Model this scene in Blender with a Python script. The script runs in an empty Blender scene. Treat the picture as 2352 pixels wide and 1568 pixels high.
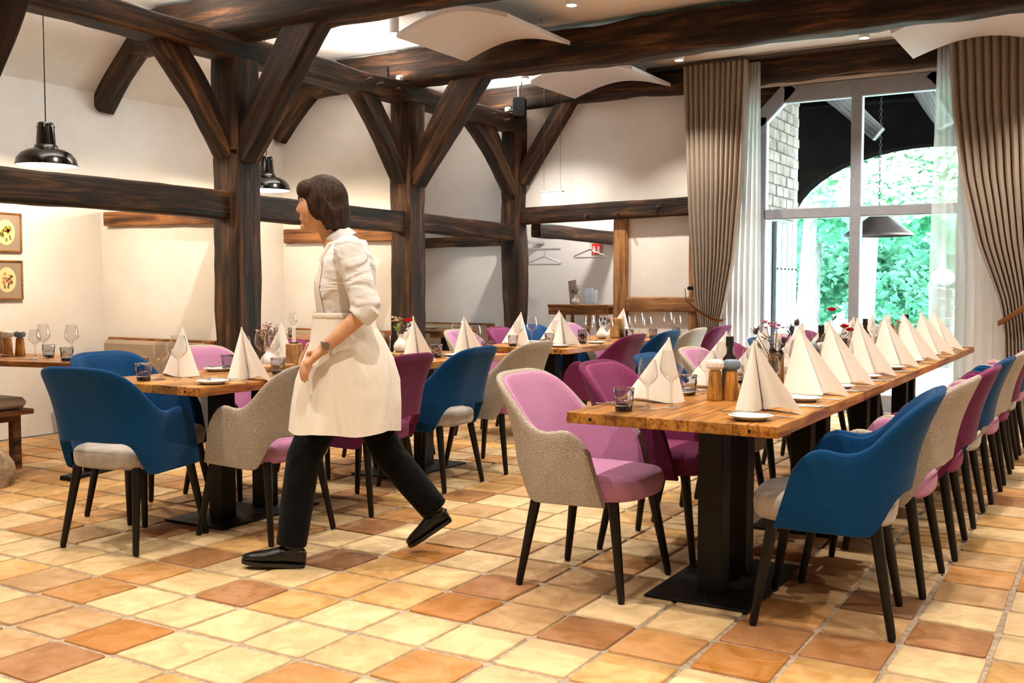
import bpy, bmesh, math, random
import numpy as np
from mathutils import Vector, Matrix, noise
R = math.radians
PI = math.pi
sc = bpy.context.scene
C = sc.collection
random.seed(7)
RNG = np.random.default_rng(11)

# ------------------------------------------------------------------ camera
cam = bpy.data.cameras.new('camera')
cam.sensor_width = 36.0
cam.lens = 2343.0 / 2352.0 * 36.0
cam.clip_start = 0.05
cam.clip_end = 200
camo = bpy.data.objects.new('camera', cam)
camo.location = (0, 0, 1.215)
camo.rotation_euler = (R(90 - 3.066), 0, R(30.82))
C.objects.link(camo)
sc.camera = camo

# ------------------------------------------------------------------ sky, exposure
W = bpy.data.worlds.new('sky')
sc.world = W
W.use_nodes = True
W.node_tree.nodes['Background'].inputs[0].default_value = (0.80, 0.95, 1.0, 1)
W.node_tree.nodes['Background'].inputs[1].default_value = 24.0
sc.view_settings.view_transform = 'Standard'
sc.view_settings.look = 'None'
sc.view_settings.exposure = 0.82
sc.view_settings.gamma = 1.0
sc.view_settings.use_curve_mapping = False
sc.cycles.max_bounces = 5
sc.cycles.diffuse_bounces = 2
sc.cycles.glossy_bounces = 2
sc.cycles.use_adaptive_sampling = True
sc.cycles.adaptive_threshold = 0.08
sc.cycles.use_light_tree = False
sc.cycles.transparent_max_bounces = 16
sc.cycles.transmission_bounces = 4
sc.cycles.caustics_reflective = False
sc.cycles.caustics_refractive = False
sc.cycles.sample_clamp_indirect = 6.0

# light levels
SPOT_W = 95.0
SPOT_COL = (1.0, 0.90, 0.76)
PEND_W = 40.0
LED_E = 30.0

# ------------------------------------------------------------------ helpers
def lin(r, g, b):
    f = lambda c: (c / 255 / 12.92) if c <= 10.3 else ((c / 255 + 0.055) / 1.055) ** 2.4
    return (f(r), f(g), f(b), 1.0)

def obj(name, me, m=None, parent=None, loc=None, rot=None):
    o = bpy.data.objects.new(name, me)
    C.objects.link(o)
    if m is not None and me is not None:
        if not me.materials:
            me.materials.append(m)
    if parent is not None:
        o.parent = parent
    if loc is not None:
        o.location = loc
    if rot is not None:
        o.rotation_euler = rot
    return o

def tag(o, label=None, cat=None, group=None, kind=None):
    if label: o['label'] = label
    if cat: o['category'] = cat
    if group: o['group'] = group
    if kind: o['kind'] = kind
    return o

def thing(name, label, cat, loc=(0, 0, 0), rz=0.0, group=None):
    o = bpy.data.objects.new(name, None)
    o.empty_display_size = 0.1
    C.objects.link(o)
    o.location = loc
    o.rotation_euler = (0, 0, rz)
    return tag(o, label, cat, group)

def dup(root, loc, rz, label, group=None, mats=None):
    r = root.copy(); C.objects.link(r)
    r.location = loc; r.rotation_euler = (0, 0, rz)
    r['label'] = label
    if group: r['group'] = group
    for ch in list(root.children):
        c = ch.copy(); C.objects.link(c); c.parent = r
        for g in list(ch.children):
            d = g.copy(); C.objects.link(d); d.parent = c
    return r

def finish(me, smooth):
    if smooth:
        me.shade_smooth()
        if smooth < 180:
            me.set_sharp_from_angle(angle=R(smooth))
    me.validate()
    return me

class MB:
    def __init__(s):
        s.v = []; s.f = []
    def add(s, v, f):
        n = len(s.v)
        s.v += [tuple(p) for p in v]
        s.f += [tuple(i + n for i in q) for q in f]
        return s
    def box(s, c, sz, ch=0.0, M=None):
        hx, hy, hz = sz[0] / 2, sz[1] / 2, sz[2] / 2
        ch = min(ch, hx * .9, hy * .9, hz * .9)
        V = []; F = []
        if ch <= 0:
            V = [(x, y, z) for x in (-hx, hx) for y in (-hy, hy) for z in (-hz, hz)]
            F = [(0, 1, 3, 2), (4, 6, 7, 5), (0, 4, 5, 1), (2, 3, 7, 6), (0, 2, 6, 4), (1, 5, 7, 3)]
        else:
            idx = {}
            for sx in (-1, 1):
                for sy in (-1, 1):
                    for sz_ in (-1, 1):
                        for ax in range(3):
                            p = [sx * (hx - ch), sy * (hy - ch), sz_ * (hz - ch)]
                            p[ax] = (sx * hx, sy * hy, sz_ * hz)[ax]
                            idx[(sx, sy, sz_, ax)] = len(V); V.append(tuple(p))
            for ax in range(3):
                o1, o2 = [a for a in range(3) if a != ax]
                for sg in (-1, 1):
                    q = []
                    for a, b in ((-1, -1), (1, -1), (1, 1), (-1, 1)):
                        k = [0, 0, 0]; k[ax] = sg; k[o1] = a; k[o2] = b
                        q.append(idx[(k[0], k[1], k[2], ax)])
                    flip = (sg < 0) ^ (ax == 1)
                    F.append(tuple(reversed(q)) if flip else tuple(q))
            for ax in range(3):
                o1, o2 = [a for a in range(3) if a != ax]
                for a in (-1, 1):
                    for b in (-1, 1):
                        k = [0, 0, 0]; k[o1] = a; k[o2] = b
                        k0 = list(k); k0[ax] = -1; k1 = list(k); k1[ax] = 1
                        F.append((idx[(*k0, o1)], idx[(*k1, o1)], idx[(*k1, o2)], idx[(*k0, o2)]))
            for sx in (-1, 1):
                for sy in (-1, 1):
                    for sz_ in (-1, 1):
                        F.append(tuple(idx[(sx, sy, sz_, a)] for a in range(3)))
        V = [Vector(p) for p in V]
        if M is not None: V = [M @ p for p in V]
        c = Vector(c)
        return s.add([p + c for p in V], F)
    def tube(s, pts, r, n=8, cap=True, sq=None):
        pts = [Vector(p) for p in pts]
        rr = r if isinstance(r, (list, tuple)) else [r] * len(pts)
        rings = []; up = None
        for i, p in enumerate(pts):
            t = (pts[min(i + 1, len(pts) - 1)] - pts[max(i - 1, 0)]).normalized()
            if up is None:
                up = Vector((0, 0, 1)) if abs(t.z) < .9 else Vector((0, 1, 0))
            a = t.cross(up).normalized(); b = a.cross(t).normalized(); up = b
            ra, rb = (rr[i] if isinstance(rr[i], (list, tuple)) else (rr[i], rr[i]))
            rings.append([p + a * ra * math.cos(2 * PI * k / n) + b * rb * math.sin(2 * PI * k / n) for k in range(n)])
        V = [q for g in rings for q in g]; F = []
        for i in range(len(rings) - 1):
            for k in range(n):
                F.append((i * n + k, i * n + (k + 1) % n, (i + 1) * n + (k + 1) % n, (i + 1) * n + k))
        if cap:
            F.append(tuple(range(n)))
            F.append(tuple(reversed(range((len(rings) - 1) * n, len(rings) * n))))
        return s.add(V, F)
    def lathe(s, prof, n=24, c=(0, 0, 0), closed=False, wob=None):
        V = []; F = []; rows = []
        for j, (r, z) in enumerate(prof):
            if r <= 1e-6:
                rows.append([len(V)]); V.append((c[0], c[1], c[2] + z))
            else:
                row = []
                for k in range(n):
                    w = wob(j, k) if wob else 1.0
                    row.append(len(V))
                    V.append((c[0] + r * w * math.cos(2 * PI * k / n), c[1] + r * w * math.sin(2 * PI * k / n), c[2] + z))
                rows.append(row)
        m = len(rows)
        for j in range(m if closed else m - 1):
            a, b = rows[j], rows[(j + 1) % m]
            for k in range(n):
                k2 = (k + 1) % n
                if len(a) == 1 and len(b) == 1: continue
                if len(a) == 1: F.append((a[0], b[k2], b[k]))
                elif len(b) == 1: F.append((a[k], a[k2], b[0]))
                else: F.append((a[k], a[k2], b[k2], b[k]))
        return s.add(V, F)
    def grid(s, rows, wrapu=False, wrapv=False):
        nu, nv = len(rows), len(rows[0])
        V = [p for r in rows for p in r]; F = []
        for i in range(nu if wrapu else nu - 1):
            for k in range(nv if wrapv else nv - 1):
                i2, k2 = (i + 1) % nu, (k + 1) % nv
                F.append((i * nv + k, i * nv + k2, i2 * nv + k2, i2 * nv + k))
        return s.add(V, F)
    def ell(s, c, r, n=14, m=9, M=None):
        rows = []
        V = []; F = []
        for j in range(m + 1):
            th = PI * j / m
            for k in range(n):
                p = Vector((r[0] * math.sin(th) * math.cos(2 * PI * k / n), r[1] * math.sin(th) * math.sin(2 * PI * k / n), r[2] * math.cos(th)))
                if M is not None: p = M @ p
                V.append(p + Vector(c))
        for j in range(m):
            for k in range(n):
                F.append((j * n + k, (j + 1) * n + k, (j + 1) * n + (k + 1) % n, j * n + (k + 1) % n))
        return s.add(V, F)
    def prism(s, poly, axis, a, b):
        """polygon (2D) extruded from a to b along axis ('x','y','z')"""
        n = len(poly)
        def P(p, t):
            return {'x': (t, p[0], p[1]), 'y': (p[0], t, p[1]), 'z': (p[0], p[1], t)}[axis]
        V = [P(p, a) for p in poly] + [P(p, b) for p in poly]
        F = [tuple(range(n)), tuple(reversed(range(n, 2 * n)))]
        F += [(i, i + n, (i + 1) % n + n, (i + 1) % n) for i in range(n)]
        return s.add(V, F)
    def mesh(s, name, smooth=40, merge=False):
        me = bpy.data.meshes.new(name)
        me.from_pydata([tuple(p) for p in s.v], [], s.f)
        bm = bmesh.new(); bm.from_mesh(me)
        if merge: bmesh.ops.remove_doubles(bm, verts=bm.verts, dist=1e-5)
        bmesh.ops.recalc_face_normals(bm, faces=bm.faces)
        bm.to_mesh(me); bm.free()
        return finish(me, smooth)
    def build(s, name, m, parent=None, loc=None, rot=None, smooth=40, merge=False):
        return obj(name, s.mesh(name, smooth, merge), m, parent, loc, rot)

# ------------------------------------------------------------------ materials
def newmat(name):
    m = bpy.data.materials.new(name); m.use_nodes = True
    nt = m.node_tree
    return m, nt, nt.nodes['Principled BSDF']

def N(nt, typ, **kw):
    n = nt.nodes.new(typ)
    for k, v in kw.items():
        if hasattr(n, k) and k not in ('inputs',): setattr(n, k, v)
    return n

def ramp(nt, fac, stops):
    r = nt.nodes.new('ShaderNodeValToRGB')
    e = r.color_ramp.elements
    e[0].position, e[0].color = stops[0]
    e[1].position, e[1].color = stops[-1]
    for p, c in stops[1:-1]:
        x = e.new(p); x.color = c
    nt.links.new(fac, r.inputs[0])
    return r.outputs[0]

def coords(nt, stretch, rnd=False):
    tc = nt.nodes.new('ShaderNodeTexCoord')
    mp = nt.nodes.new('ShaderNodeMapping')
    mp.inputs['Scale'].default_value = stretch
    nt.links.new(tc.outputs['Object'], mp.inputs[0])
    if rnd:
        oi = nt.nodes.new('ShaderNodeObjectInfo')
        ml = nt.nodes.new('ShaderNodeMath'); ml.operation = 'MULTIPLY'; ml.inputs[1].default_value = 40
        cb = nt.nodes.new('ShaderNodeCombineXYZ')
        nt.links.new(oi.outputs['Random'], ml.inputs[0])
        for i in range(3): nt.links.new(ml.outputs[0], cb.inputs[i])
        nt.links.new(cb.outputs[0], mp.inputs['Location'])
    return mp.outputs[0]

def tnoise(nt, vec, scale, detail=4, rough=.55, dist=0.0):
    n = nt.nodes.new('ShaderNodeTexNoise')
    n.inputs['Scale'].default_value = scale
    n.inputs['Detail'].default_value = detail
    n.inputs['Roughness'].default_value = rough
    n.inputs['Distortion'].default_value = dist
    nt.links.new(vec, n.inputs['Vector'])
    return n.outputs[0]

def mixc(nt, fac, a, b, mode='MIX'):
    m = nt.nodes.new('ShaderNodeMix'); m.data_type = 'RGBA'; m.blend_type = mode
    if isinstance(fac, float): m.inputs[0].default_value = fac
    else: nt.links.new(fac, m.inputs[0])
    for i, x in ((6, a), (7, b)):
        if isinstance(x, tuple): m.inputs[i].default_value = x
        else: nt.links.new(x, m.inputs[i])
    return m.outputs[2]

def addbump(nt, b, h, strength, dist=.01):
    bp = nt.nodes.new('ShaderNodeBump')
    bp.inputs['Strength'].default_value = strength
    bp.inputs['Distance'].default_value = dist
    nt.links.new(h, bp.inputs['Height'])
    nt.links.new(bp.outputs[0], b.inputs['Normal'])

def M_noise(name, c1, c2, scale=6, rough=.6, bump=0, bscale=None, stretch=(1, 1, 1), detail=4, lo=.35, hi=.65, metallic=0, rnd=False, spec=.4, bdist=.01, sheen=0):
    m, nt, b = newmat(name)
    vec = coords(nt, stretch, rnd)
    nz = tnoise(nt, vec, scale, detail)
    nt.links.new(ramp(nt, nz, [(lo, c1), (hi, c2)]), b.inputs['Base Color'])
    b.inputs['Roughness'].default_value = rough
    b.inputs['Metallic'].default_value = metallic
    b.inputs['Specular IOR Level'].default_value = spec
    if sheen:
        b.inputs['Sheen Weight'].default_value = sheen
        b.inputs['Sheen Roughness'].default_value = .4
    if bump: addbump(nt, b, tnoise(nt, vec, bscale or scale * 3, 4), bump, bdist)
    return m

def M_wood(name, dark, mid, light, scale=1.0, rough=.6, bump=.3, rnd=True, axis=0, cr=(.33, .50, .78), vary=0, spec=.3):
    """grain along the local axis"""
    m, nt, b = newmat(name)
    st = [7.0 * scale] * 3; st[axis] = .55 * scale
    vec = coords(nt, tuple(st), rnd)
    g = tnoise(nt, vec, 2.2, 4, .62, .6)
    col = ramp(nt, g, [(cr[0], dark), (cr[1], mid), (cr[2], light)])
    vec2 = coords(nt, (1.3 * scale,) * 3, rnd)
    g2 = tnoise(nt, vec2, 1.6, 3)
    k = nt.nodes.new('ShaderNodeMapRange')
    k.inputs[1].default_value = .35; k.inputs[2].default_value = .7
    k.inputs[3].default_value = .55; k.inputs[4].default_value = 1.15
    nt.links.new(g2, k.inputs[0])
    out = mixc(nt, 1.0, col, k.outputs[0], 'MULTIPLY')
    sf = [46.0 * scale] * 3; sf[axis] = 1.6 * scale
    fine = tnoise(nt, coords(nt, tuple(sf), rnd), 1.0, 2)
    out = mixc(nt, 1.0, out, ramp(nt, fine, [(.30, (.45, .42, .40, 1)), (.46, (.92, .92, .92, 1)), (.70, (1.14, 1.12, 1.1, 1))]), 'MULTIPLY')
    if vary:
        oi = nt.nodes.new('ShaderNodeObjectInfo'); k3 = nt.nodes.new('ShaderNodeMapRange')
        k3.inputs[3].default_value = 1 - vary; k3.inputs[4].default_value = 1 + vary * .6
        nt.links.new(oi.outputs['Random'], k3.inputs[0]); out = mixc(nt, 1.0, out, k3.outputs[0], 'MULTIPLY')
    nt.links.new(out, b.inputs['Base Color'])
    b.inputs['Roughness'].default_value = rough
    b.inputs['Specular IOR Level'].default_value = spec
    if bump: addbump(nt, b, g, bump, .02)
    return m

def M_plain(name, c, rough=.5, metallic=0, spec=.5):
    m, nt, b = newmat(name)
    b.inputs['Base Color'].default_value = c
    b.inputs['Roughness'].default_value = rough
    b.inputs['Metallic'].default_value = metallic
    b.inputs['Specular IOR Level'].default_value = spec
    return m

def M_emit(name, c, s):
    m, nt, b = newmat(name)
    b.inputs['Base Color'].default_value = (0, 0, 0, 1)
    b.inputs['Emission Color'].default_value = c
    b.inputs['Emission Strength'].default_value = s
    m.cycles.emission_sampling = 'NONE'
    return m

def M_thin(name, tint, gl=.9, ior=1.45, rough=.0, pw=3.0):
    """thin glass: what passes straight through plus the mirror part"""
    m, nt, b = newmat(name)
    nt.nodes.remove(b)
    out = nt.nodes['Material Output']
    t = nt.nodes.new('ShaderNodeBsdfTransparent'); t.inputs[0].default_value = tint
    g = nt.nodes.new('ShaderNodeBsdfGlossy'); g.inputs['Roughness'].default_value = rough
    g.inputs[0].default_value = (gl, gl, gl, 1)
    lw = nt.nodes.new('ShaderNodeLayerWeight'); lw.inputs[0].default_value = .5
    pn_ = nt.nodes.new('ShaderNodeMath'); pn_.operation = 'POWER'; pn_.inputs[1].default_value = pw
    nt.links.new(lw.outputs['Facing'], pn_.inputs[0])
    ma = nt.nodes.new('ShaderNodeMath'); ma.operation = 'MULTIPLY_ADD'; ma.inputs[1].default_value = .75; ma.inputs[2].default_value = ((ior - 1) / (ior + 1)) ** 2
    nt.links.new(pn_.outputs[0], ma.inputs[0])
    mx = nt.nodes.new('ShaderNodeMixShader')
    nt.links.new(ma.outputs[0], mx.inputs[0])
    nt.links.new(t.outputs[0], mx.inputs[1]); nt.links.new(g.outputs[0], mx.inputs[2])
    nt.links.new(mx.outputs[0], out.inputs[0])
    return m

def M_cloth(name, c, c2, scale=140, rough=.95, bump=.35, sheen=.25, weave=False):
    m, nt, b = newmat(name)
    vec = coords(nt, (1, 1, 1))
    if weave:
        def wav(d):
            w = nt.nodes.new('ShaderNodeTexWave'); w.bands_direction = d
            w.inputs['Scale'].default_value = scale; w.inputs['Distortion'].default_value = 3.0
            w.inputs['Detail'].default_value = 2; w.inputs['Detail Scale'].default_value = 2
            nt.links.new(vec, w.inputs['Vector']); return w.outputs['Fac']
        mm = nt.nodes.new('ShaderNodeMath'); mm.operation = 'MAXIMUM'
        nt.links.new(wav('Z'), mm.inputs[0])
        w2 = tnoise(nt, coords(nt, (1, 1, 1.7)), scale * 3.2, 2)
        mm.operation = 'MULTIPLY_ADD'; mm.inputs[1].default_value = .28
        nt.links.new(w2, mm.inputs[2])
        h = mm.outputs[0]
        col = ramp(nt, h, [(.42, c2), (.84, c)])
    else:
        h = tnoise(nt, vec, scale, 3)
        col = ramp(nt, h, [(.3, c2), (.7, c)])
    nt.links.new(col, b.inputs['Base Color'])
    b.inputs['Roughness'].default_value = rough
    b.inputs['Specular IOR Level'].default_value = .15
    b.inputs['Sheen Weight'].default_value = sheen
    b.inputs['Sheen Roughness'].default_value = .5
    addbump(nt, b, h, bump, .004)
    return m

def add_folds(m, scale, strength, stretch):
    nt = m.node_tree; b = nt.nodes['Principled BSDF']
    old = b.inputs['Normal'].links[0].from_node
    bp = nt.nodes.new('ShaderNodeBump'); bp.inputs['Strength'].default_value = strength; bp.inputs['Distance'].default_value = .05
    nt.links.new(tnoise(nt, coords(nt, stretch), scale, 2, .5, 1.0), bp.inputs['Height'])
    nt.links.new(bp.outputs[0], old.inputs['Normal'])

WHITE = lin(232, 224, 216)
m_plaster = M_noise('plaster', lin(238, 233, 228), lin(244, 240, 236), 3, .9, .35, 7, bdist=.012, spec=.1)
m_ceiling = M_noise('ceiling_paint', lin(235, 230, 226), lin(240, 236, 232), 2, .9, .1, 20, spec=.1)
m_oak = M_wood('old_oak', lin(13, 8, 5), lin(48, 30, 17), lin(126, 82, 43), 1.0, .7, .55)
m_oakbrown = M_wood('worn_oak', lin(70, 42, 22), lin(150, 98, 56), lin(196, 142, 92), 1.0, .7, .45)  # lighter orange-brown oak
m_oaknew = M_wood('fresh_oak', lin(128, 84, 48), lin(172, 122, 76), lin(205, 158, 110), 1.3, .6, .25)
m_table = M_wood('table_oak', lin(128, 76, 26), lin(190, 128, 56), lin(222, 164, 88), 1.6, .38, .12, axis=1, vary=.22)
m_blackmetal = M_noise('black_metal', lin(7, 7, 7), lin(12, 12, 12), 30, .5, .05, spec=.25)
m_leg = M_wood('black_stained_wood', lin(4, 3, 3), lin(9, 7, 6), lin(18, 13, 11), 3, .42, .1, axis=2)
m_grout = M_noise('grout', lin(138, 122, 106), lin(174, 158, 140), 40, .95, .4, 120, bdist=.004, spec=.1)
m_stone = M_noise('boulder', lin(110, 88, 66), lin(186, 160, 128), 5, .9, .8, 12, bdist=.03)
m_blue = M_cloth('blue_felt', lin(5, 68, 116), lin(2, 48, 90), 260, sheen=.07)
m_plum = M_cloth('plum_felt', lin(112, 38, 80), lin(86, 25, 58), 260, sheen=.07)
m_pink = M_cloth('pink_felt', lin(200, 144, 180), lin(174, 116, 154), 260, sheen=.1)
m_weave = M_cloth('grey_weave', lin(196, 184, 170), lin(136, 124, 112), 56, bump=.8, weave=True, sheen=.08)
m_beige = M_noise('beige_velour', lin(150, 138, 128), lin(188, 178, 170), 7, .8, .1, 60, sheen=.5)
m_plumseat = M_cloth('plum_seat_felt', lin(142, 60, 106), lin(114, 42, 84), 260, sheen=.08)
m_napkin = M_cloth('napkin_cloth', lin(250, 244, 236), lin(242, 234, 224), 400, bump=.05, sheen=.1)
m_porcelain = M_plain('porcelain', lin(240, 240, 240), .2)
m_steel = M_plain('steel', lin(205, 203, 200), .18, 1.0)
m_glass = M_thin('clear_glass', (.93, .93, .93, 1), .95, 1.55, pw=1.7)
m_pane = M_thin('window_pane', (.95, .97, .98, 1), .9, 1.18, pw=4.0)
m_smoke, _nt, _b = newmat('smoked_glass')
_b.inputs['Base Color'].default_value = (.80, .80, .83, 1)
_b.inputs['Roughness'].default_value = 0.0
_b.inputs['Transmission Weight'].default_value = 1.0
_b.inputs['IOR'].default_value = 1.35
m_smokebase = M_plain('smoked_glass_base', lin(26, 26, 34), .08, 0, .8)
m_wax = M_plain('wax', lin(245, 238, 222), .5)
# ================================================================== STRUCTURE
def struct(o):
    o['kind'] = 'structure'; return o

ZC = 3.5           # ceiling height
XO = -7.6          # outer wall of the aisle
YG = 10.2          # gable wall
XR, YF = 3.4, -3.2 # walls behind and beside the camera

# ---------------- floor: bed of grout with single clay tiles
bed = MB().box(((XO + XR) / 2, (YF + 12.3) / 2, -.06), (XR - XO + .4, 12.3 - YF + .4, .104))
floor = struct(bed.build('floor', m_grout, smooth=0))

def tile_material(name, attr):
    m, nt, b = newmat(name)
    if attr:
        src = nt.nodes.new('ShaderNodeAttribute'); src.attribute_name = 'tint'; base = src.outputs['Color']
        tc = nt.nodes.new('ShaderNodeTexCoord'); vec = tc.outputs['Object']
    else:
        src = nt.nodes.new('ShaderNodeObjectInfo'); base = src.outputs['Color']
        vec = coords(nt, (1, 1, 1), True)
    n1 = tnoise(nt, vec, 8, 4, .62, 1.2)
    k = nt.nodes.new('ShaderNodeMapRange')
    k.inputs[1].default_value = .36; k.inputs[2].default_value = .66; k.inputs[3].default_value = 0.0; k.inputs[4].default_value = .95
    nt.links.new(n1, k.inputs[0])
    hsv = nt.nodes.new('ShaderNodeHueSaturation')
    hsv.inputs['Saturation'].default_value = 1.12; hsv.inputs['Value'].default_value = .74; hsv.inputs['Hue'].default_value = .497
    nt.links.new(base, hsv.inputs['Color'])
    c1 = mixc(nt, k.outputs[0], base, hsv.outputs[0])
    n2 = tnoise(nt, vec, 55, 3, .7)
    k2 = nt.nodes.new('ShaderNodeMapRange')
    k2.inputs[1].default_value = .62; k2.inputs[2].default_value = .76; k2.inputs[3].default_value = 0.0; k2.inputs[4].default_value = .45
    nt.links.new(n2, k2.inputs[0])
    c2 = mixc(nt, k2.outputs[0], c1, lin(214, 190, 150))
    nt.links.new(c2, b.inputs['Base Color'])
    b.inputs['Roughness'].default_value = .55
    b.inputs['Specular IOR Level'].default_value = .3
    addbump(nt, b, n1, .25, .006)
    return m

m_tile = tile_material('clay_tile', False)
m_tilefar = tile_material('clay_tile_far', True)
CREAM, CREAM2, OCHRE, TAN, ORANGE, RUST, DEEP, BROWN = [lin(*c) for c in (
    (218, 190, 148), (210, 180, 136), (204, 162, 108), (186, 150, 110), (190, 142, 92), (162, 116, 78), (178, 124, 72), (132, 94, 66))]
SPEC = {(3, 3): RUST, (3, 4): ORANGE, (3, 5): DEEP, (4, 5): RUST, (2, 4): OCHRE, (3, 1): DEEP, (4, 1): RUST, (3, 0): OCHRE,
        (1, 2): ORANGE, (0, 1): ORANGE, (5, -1): DEEP, (2, -1): OCHRE, (2, -2): RUST, (1, -4): ORANGE, (0, -2): DEEP, (2, -4): ORANGE,
        (3, -4): RUST, (0, -3): TAN, (0, -4): TAN, (-1, -3): TAN, (1, -5): TAN, (5, 7): RUST, (8, 7): ORANGE, (9, 7): TAN, (4, 6): RUST,
        (6, 7): CREAM, (4, 7): CREAM, (7, 7): TAN, (5, 1): TAN, (6, 2): ORANGE, (5, 2): TAN, (1, 0): CREAM, (1, -1): CREAM, (0, 0): CREAM,
        (0, -1): CREAM, (1, 1): CREAM2, (2, 0): CREAM, (2, 1): CREAM, (3, -1): OCHRE, (4, 0): CREAM2, (1, -2): CREAM, (1, -3): CREAM,
        (2, -3): CREAM2, (3, -2): CREAM2, (4, -2): BROWN, (2, 2): CREAM, (2, 3): CREAM, (3, 2): TAN, (4, 3): CREAM, (4, 4): CREAM2, (1, 4): OCHRE,
        (6, 6): BROWN, (6, 5): TAN, (5, 6): TAN, (3, 6): OCHRE}
TX, TY = .278, .29
def tile_mesh(i, sx=.259, sy=.263):
    rg = random.Random(100 + i)
    j = lambda a: rg.uniform(-a, a)
    hx, hy, c = sx / 2, sy / 2, .012
    out = []
    for qx, qy in ((1, 1), (-1, 1), (-1, -1), (1, -1)):
        cx, cy = qx * hx + j(.004), qy * hy + j(.004)
        a, b = (cx - qx * c, cy), (cx, cy - qy * c)
        m_ = (cx - qx * c * .3, cy - qy * c * .3)
        out += [b, m_, a] if qx * qy > 0 else [a, m_, b]
    n = len(out)
    V = [(x, y, -.03) for x, y in out] + [(x, y, -.0035) for x, y in out] + [(x * .982, y * .982, j(.0008)) for x, y in out]
    F = []
    for r in (0, 1):
        F += [(r * n + k, r * n + (k + 1) % n, (r + 1) * n + (k + 1) % n, (r + 1) * n + k) for k in range(n)]
    F.append(tuple(range(2 * n, 3 * n)))
    return V, F
TM = []
for i in range(7):
    V, F = tile_mesh(i)
    me = bpy.data.meshes.new('tile'); me.from_pydata(V, [], F); finish(me, 50); me.materials.append(m_tile); TM.append((me, V, F))

cy_, sy_ = math.cos(R(30.82)), math.sin(R(30.82))
cells = []
for i in range(-16, 34):
    for j in range(-18, 19):
        x = -2.563 + TX * (j + .5); y = 2.169 + TY * (i + .5)
        if x < XO + .1 or x > XR - .1 or y > 12.1 or y < YF + .1: continue
        if y > YG - .1 and (x > -4.5 or x < -7.0): continue
        d = -x * sy_ + y * cy_; r = x * cy_ + y * sy_
        vis = d > 2.6 and abs(r / d) < .53
        cells.append((0 if vis else 1, d if vis else abs(d), i, j, x, y))
cells.sort()
near, far = cells[:300], cells[300:]
def tint(i, j):
    if (i, j) in SPEC: return SPEC[(i, j)]
    rg = random.Random(i * 977 + j * 131 + 5)
    t = rg.random()
    left = j < -6 and i > 2
    if left: base = OCHRE if t < .4 else ORANGE if t < .7 else TAN if t < .85 else CREAM2
    else: base = CREAM if t < .38 else CREAM2 if t < .6 else OCHRE if t < .76 else TAN if t < .88 else ORANGE if t < .95 else RUST
    f = rg.uniform(.9, 1.06)
    return (base[0] * f, base[1] * f, base[2] * f, 1)
for _, _, i, j, x, y in near:
    rg = random.Random(i * 31 + j * 17)
    o = obj('tile', TM[rg.randrange(7)][0], None, floor, (x + rg.uniform(-.002, .002), y + rg.uniform(-.002, .002), rg.uniform(-.0015, .001)), (0, 0, rg.choice((0, PI)) + rg.uniform(-.008, .008)))
    o.color = tint(i, j)
V, F, COL = [], [], []
for _, _, i, j, x, y in far:
    rg = random.Random(i * 31 + j * 17)
    _, tv, tf = TM[rg.randrange(7)]
    n = len(V); V += [(p[0] + x, p[1] + y, p[2]) for p in tv]; F += [tuple(q + n for q in f) for f in tf]
    COL += [tint(i, j)] * len(tv)
me = bpy.data.meshes.new('tile_field'); me.from_pydata(V, [], F)
at = me.color_attributes.new('tint', 'FLOAT_COLOR', 'POINT')
at.data.foreach_set('color', np.array(COL, dtype=np.float32).ravel())
finish(me, 50)
tag(obj('tile_field', me, m_tilefar, floor), kind='stuff')

# ---------------- walls and ceilings
def wall(name, boxes, m=m_plaster):
    mb = MB()
    for a, b in boxes:
        mb.box([(p + q) / 2 for p, q in zip(a, b)], [q - p for p, q in zip(a, b)])
    return struct(mb.build(name, m, smooth=0))
wall('wall_aisle', [((XO - .2, YF, 0), (XO, 8.93, 2.88)), ((XO - .2, 9.37, 0), (XO, YG + .25, 2.88)), ((XO - .2, 8.93, 0), (XO, 9.37, 1.08)), ((XO - .2, 8.93, 1.52), (XO, 9.37, 2.88))])
wall('wall_right', [((XR, YF, 0), (XR + .2, YG + .25, ZC))])
wall('wall_front', [((XO, YF - .2, 0), (XR, YF, ZC))])
wall('wall_gable', [((XO, YG, 0), (-6.08, YG + .22, ZC)), ((-6.08, YG, 2.05), (-3.22, YG + .22, ZC)), ((-4.62, YG + .02, 0), (-3.22, YG + .22, 2.05)),
                    ((-3.22, YG, 3.22), (-1.22, YG + .22, ZC)), ((-1.22, YG, 0), (XR, YG + .22, ZC))])
wall('wall_partition_near', [((XO, 5.80, 0), (-6.1, 5.92, 1.86))])
wall('wall_partition_far', [((XO, 8.04, 0), (-6.1, 8.16, ZC))])
wall('wall_alcove', [((-7.6, 12.0, 0), (-4.4, 12.2, 2.8)), ((-7.6, YG + .22, 0), (-7.4, 12.0, 2.8)), ((-4.62, YG + .22, 0), (-4.42, 12.0, 2.8)), ((-7.6, YG + .22, 2.7), (-4.4, 12.2, 2.85))])
wall('ceiling', [((-6.95, YF, ZC), (XR, YG + .25, ZC + .15))], m_ceiling)
mb = MB()
mb.prism([(XO - .02, 2.86), (-6.9, ZC + .02), (-6.9, ZC + .2), (XO - .2, 3.0)], 'y', YF, YG + .2)
struct(mb.build('ceiling_slope', m_plaster, smooth=0))

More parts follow.
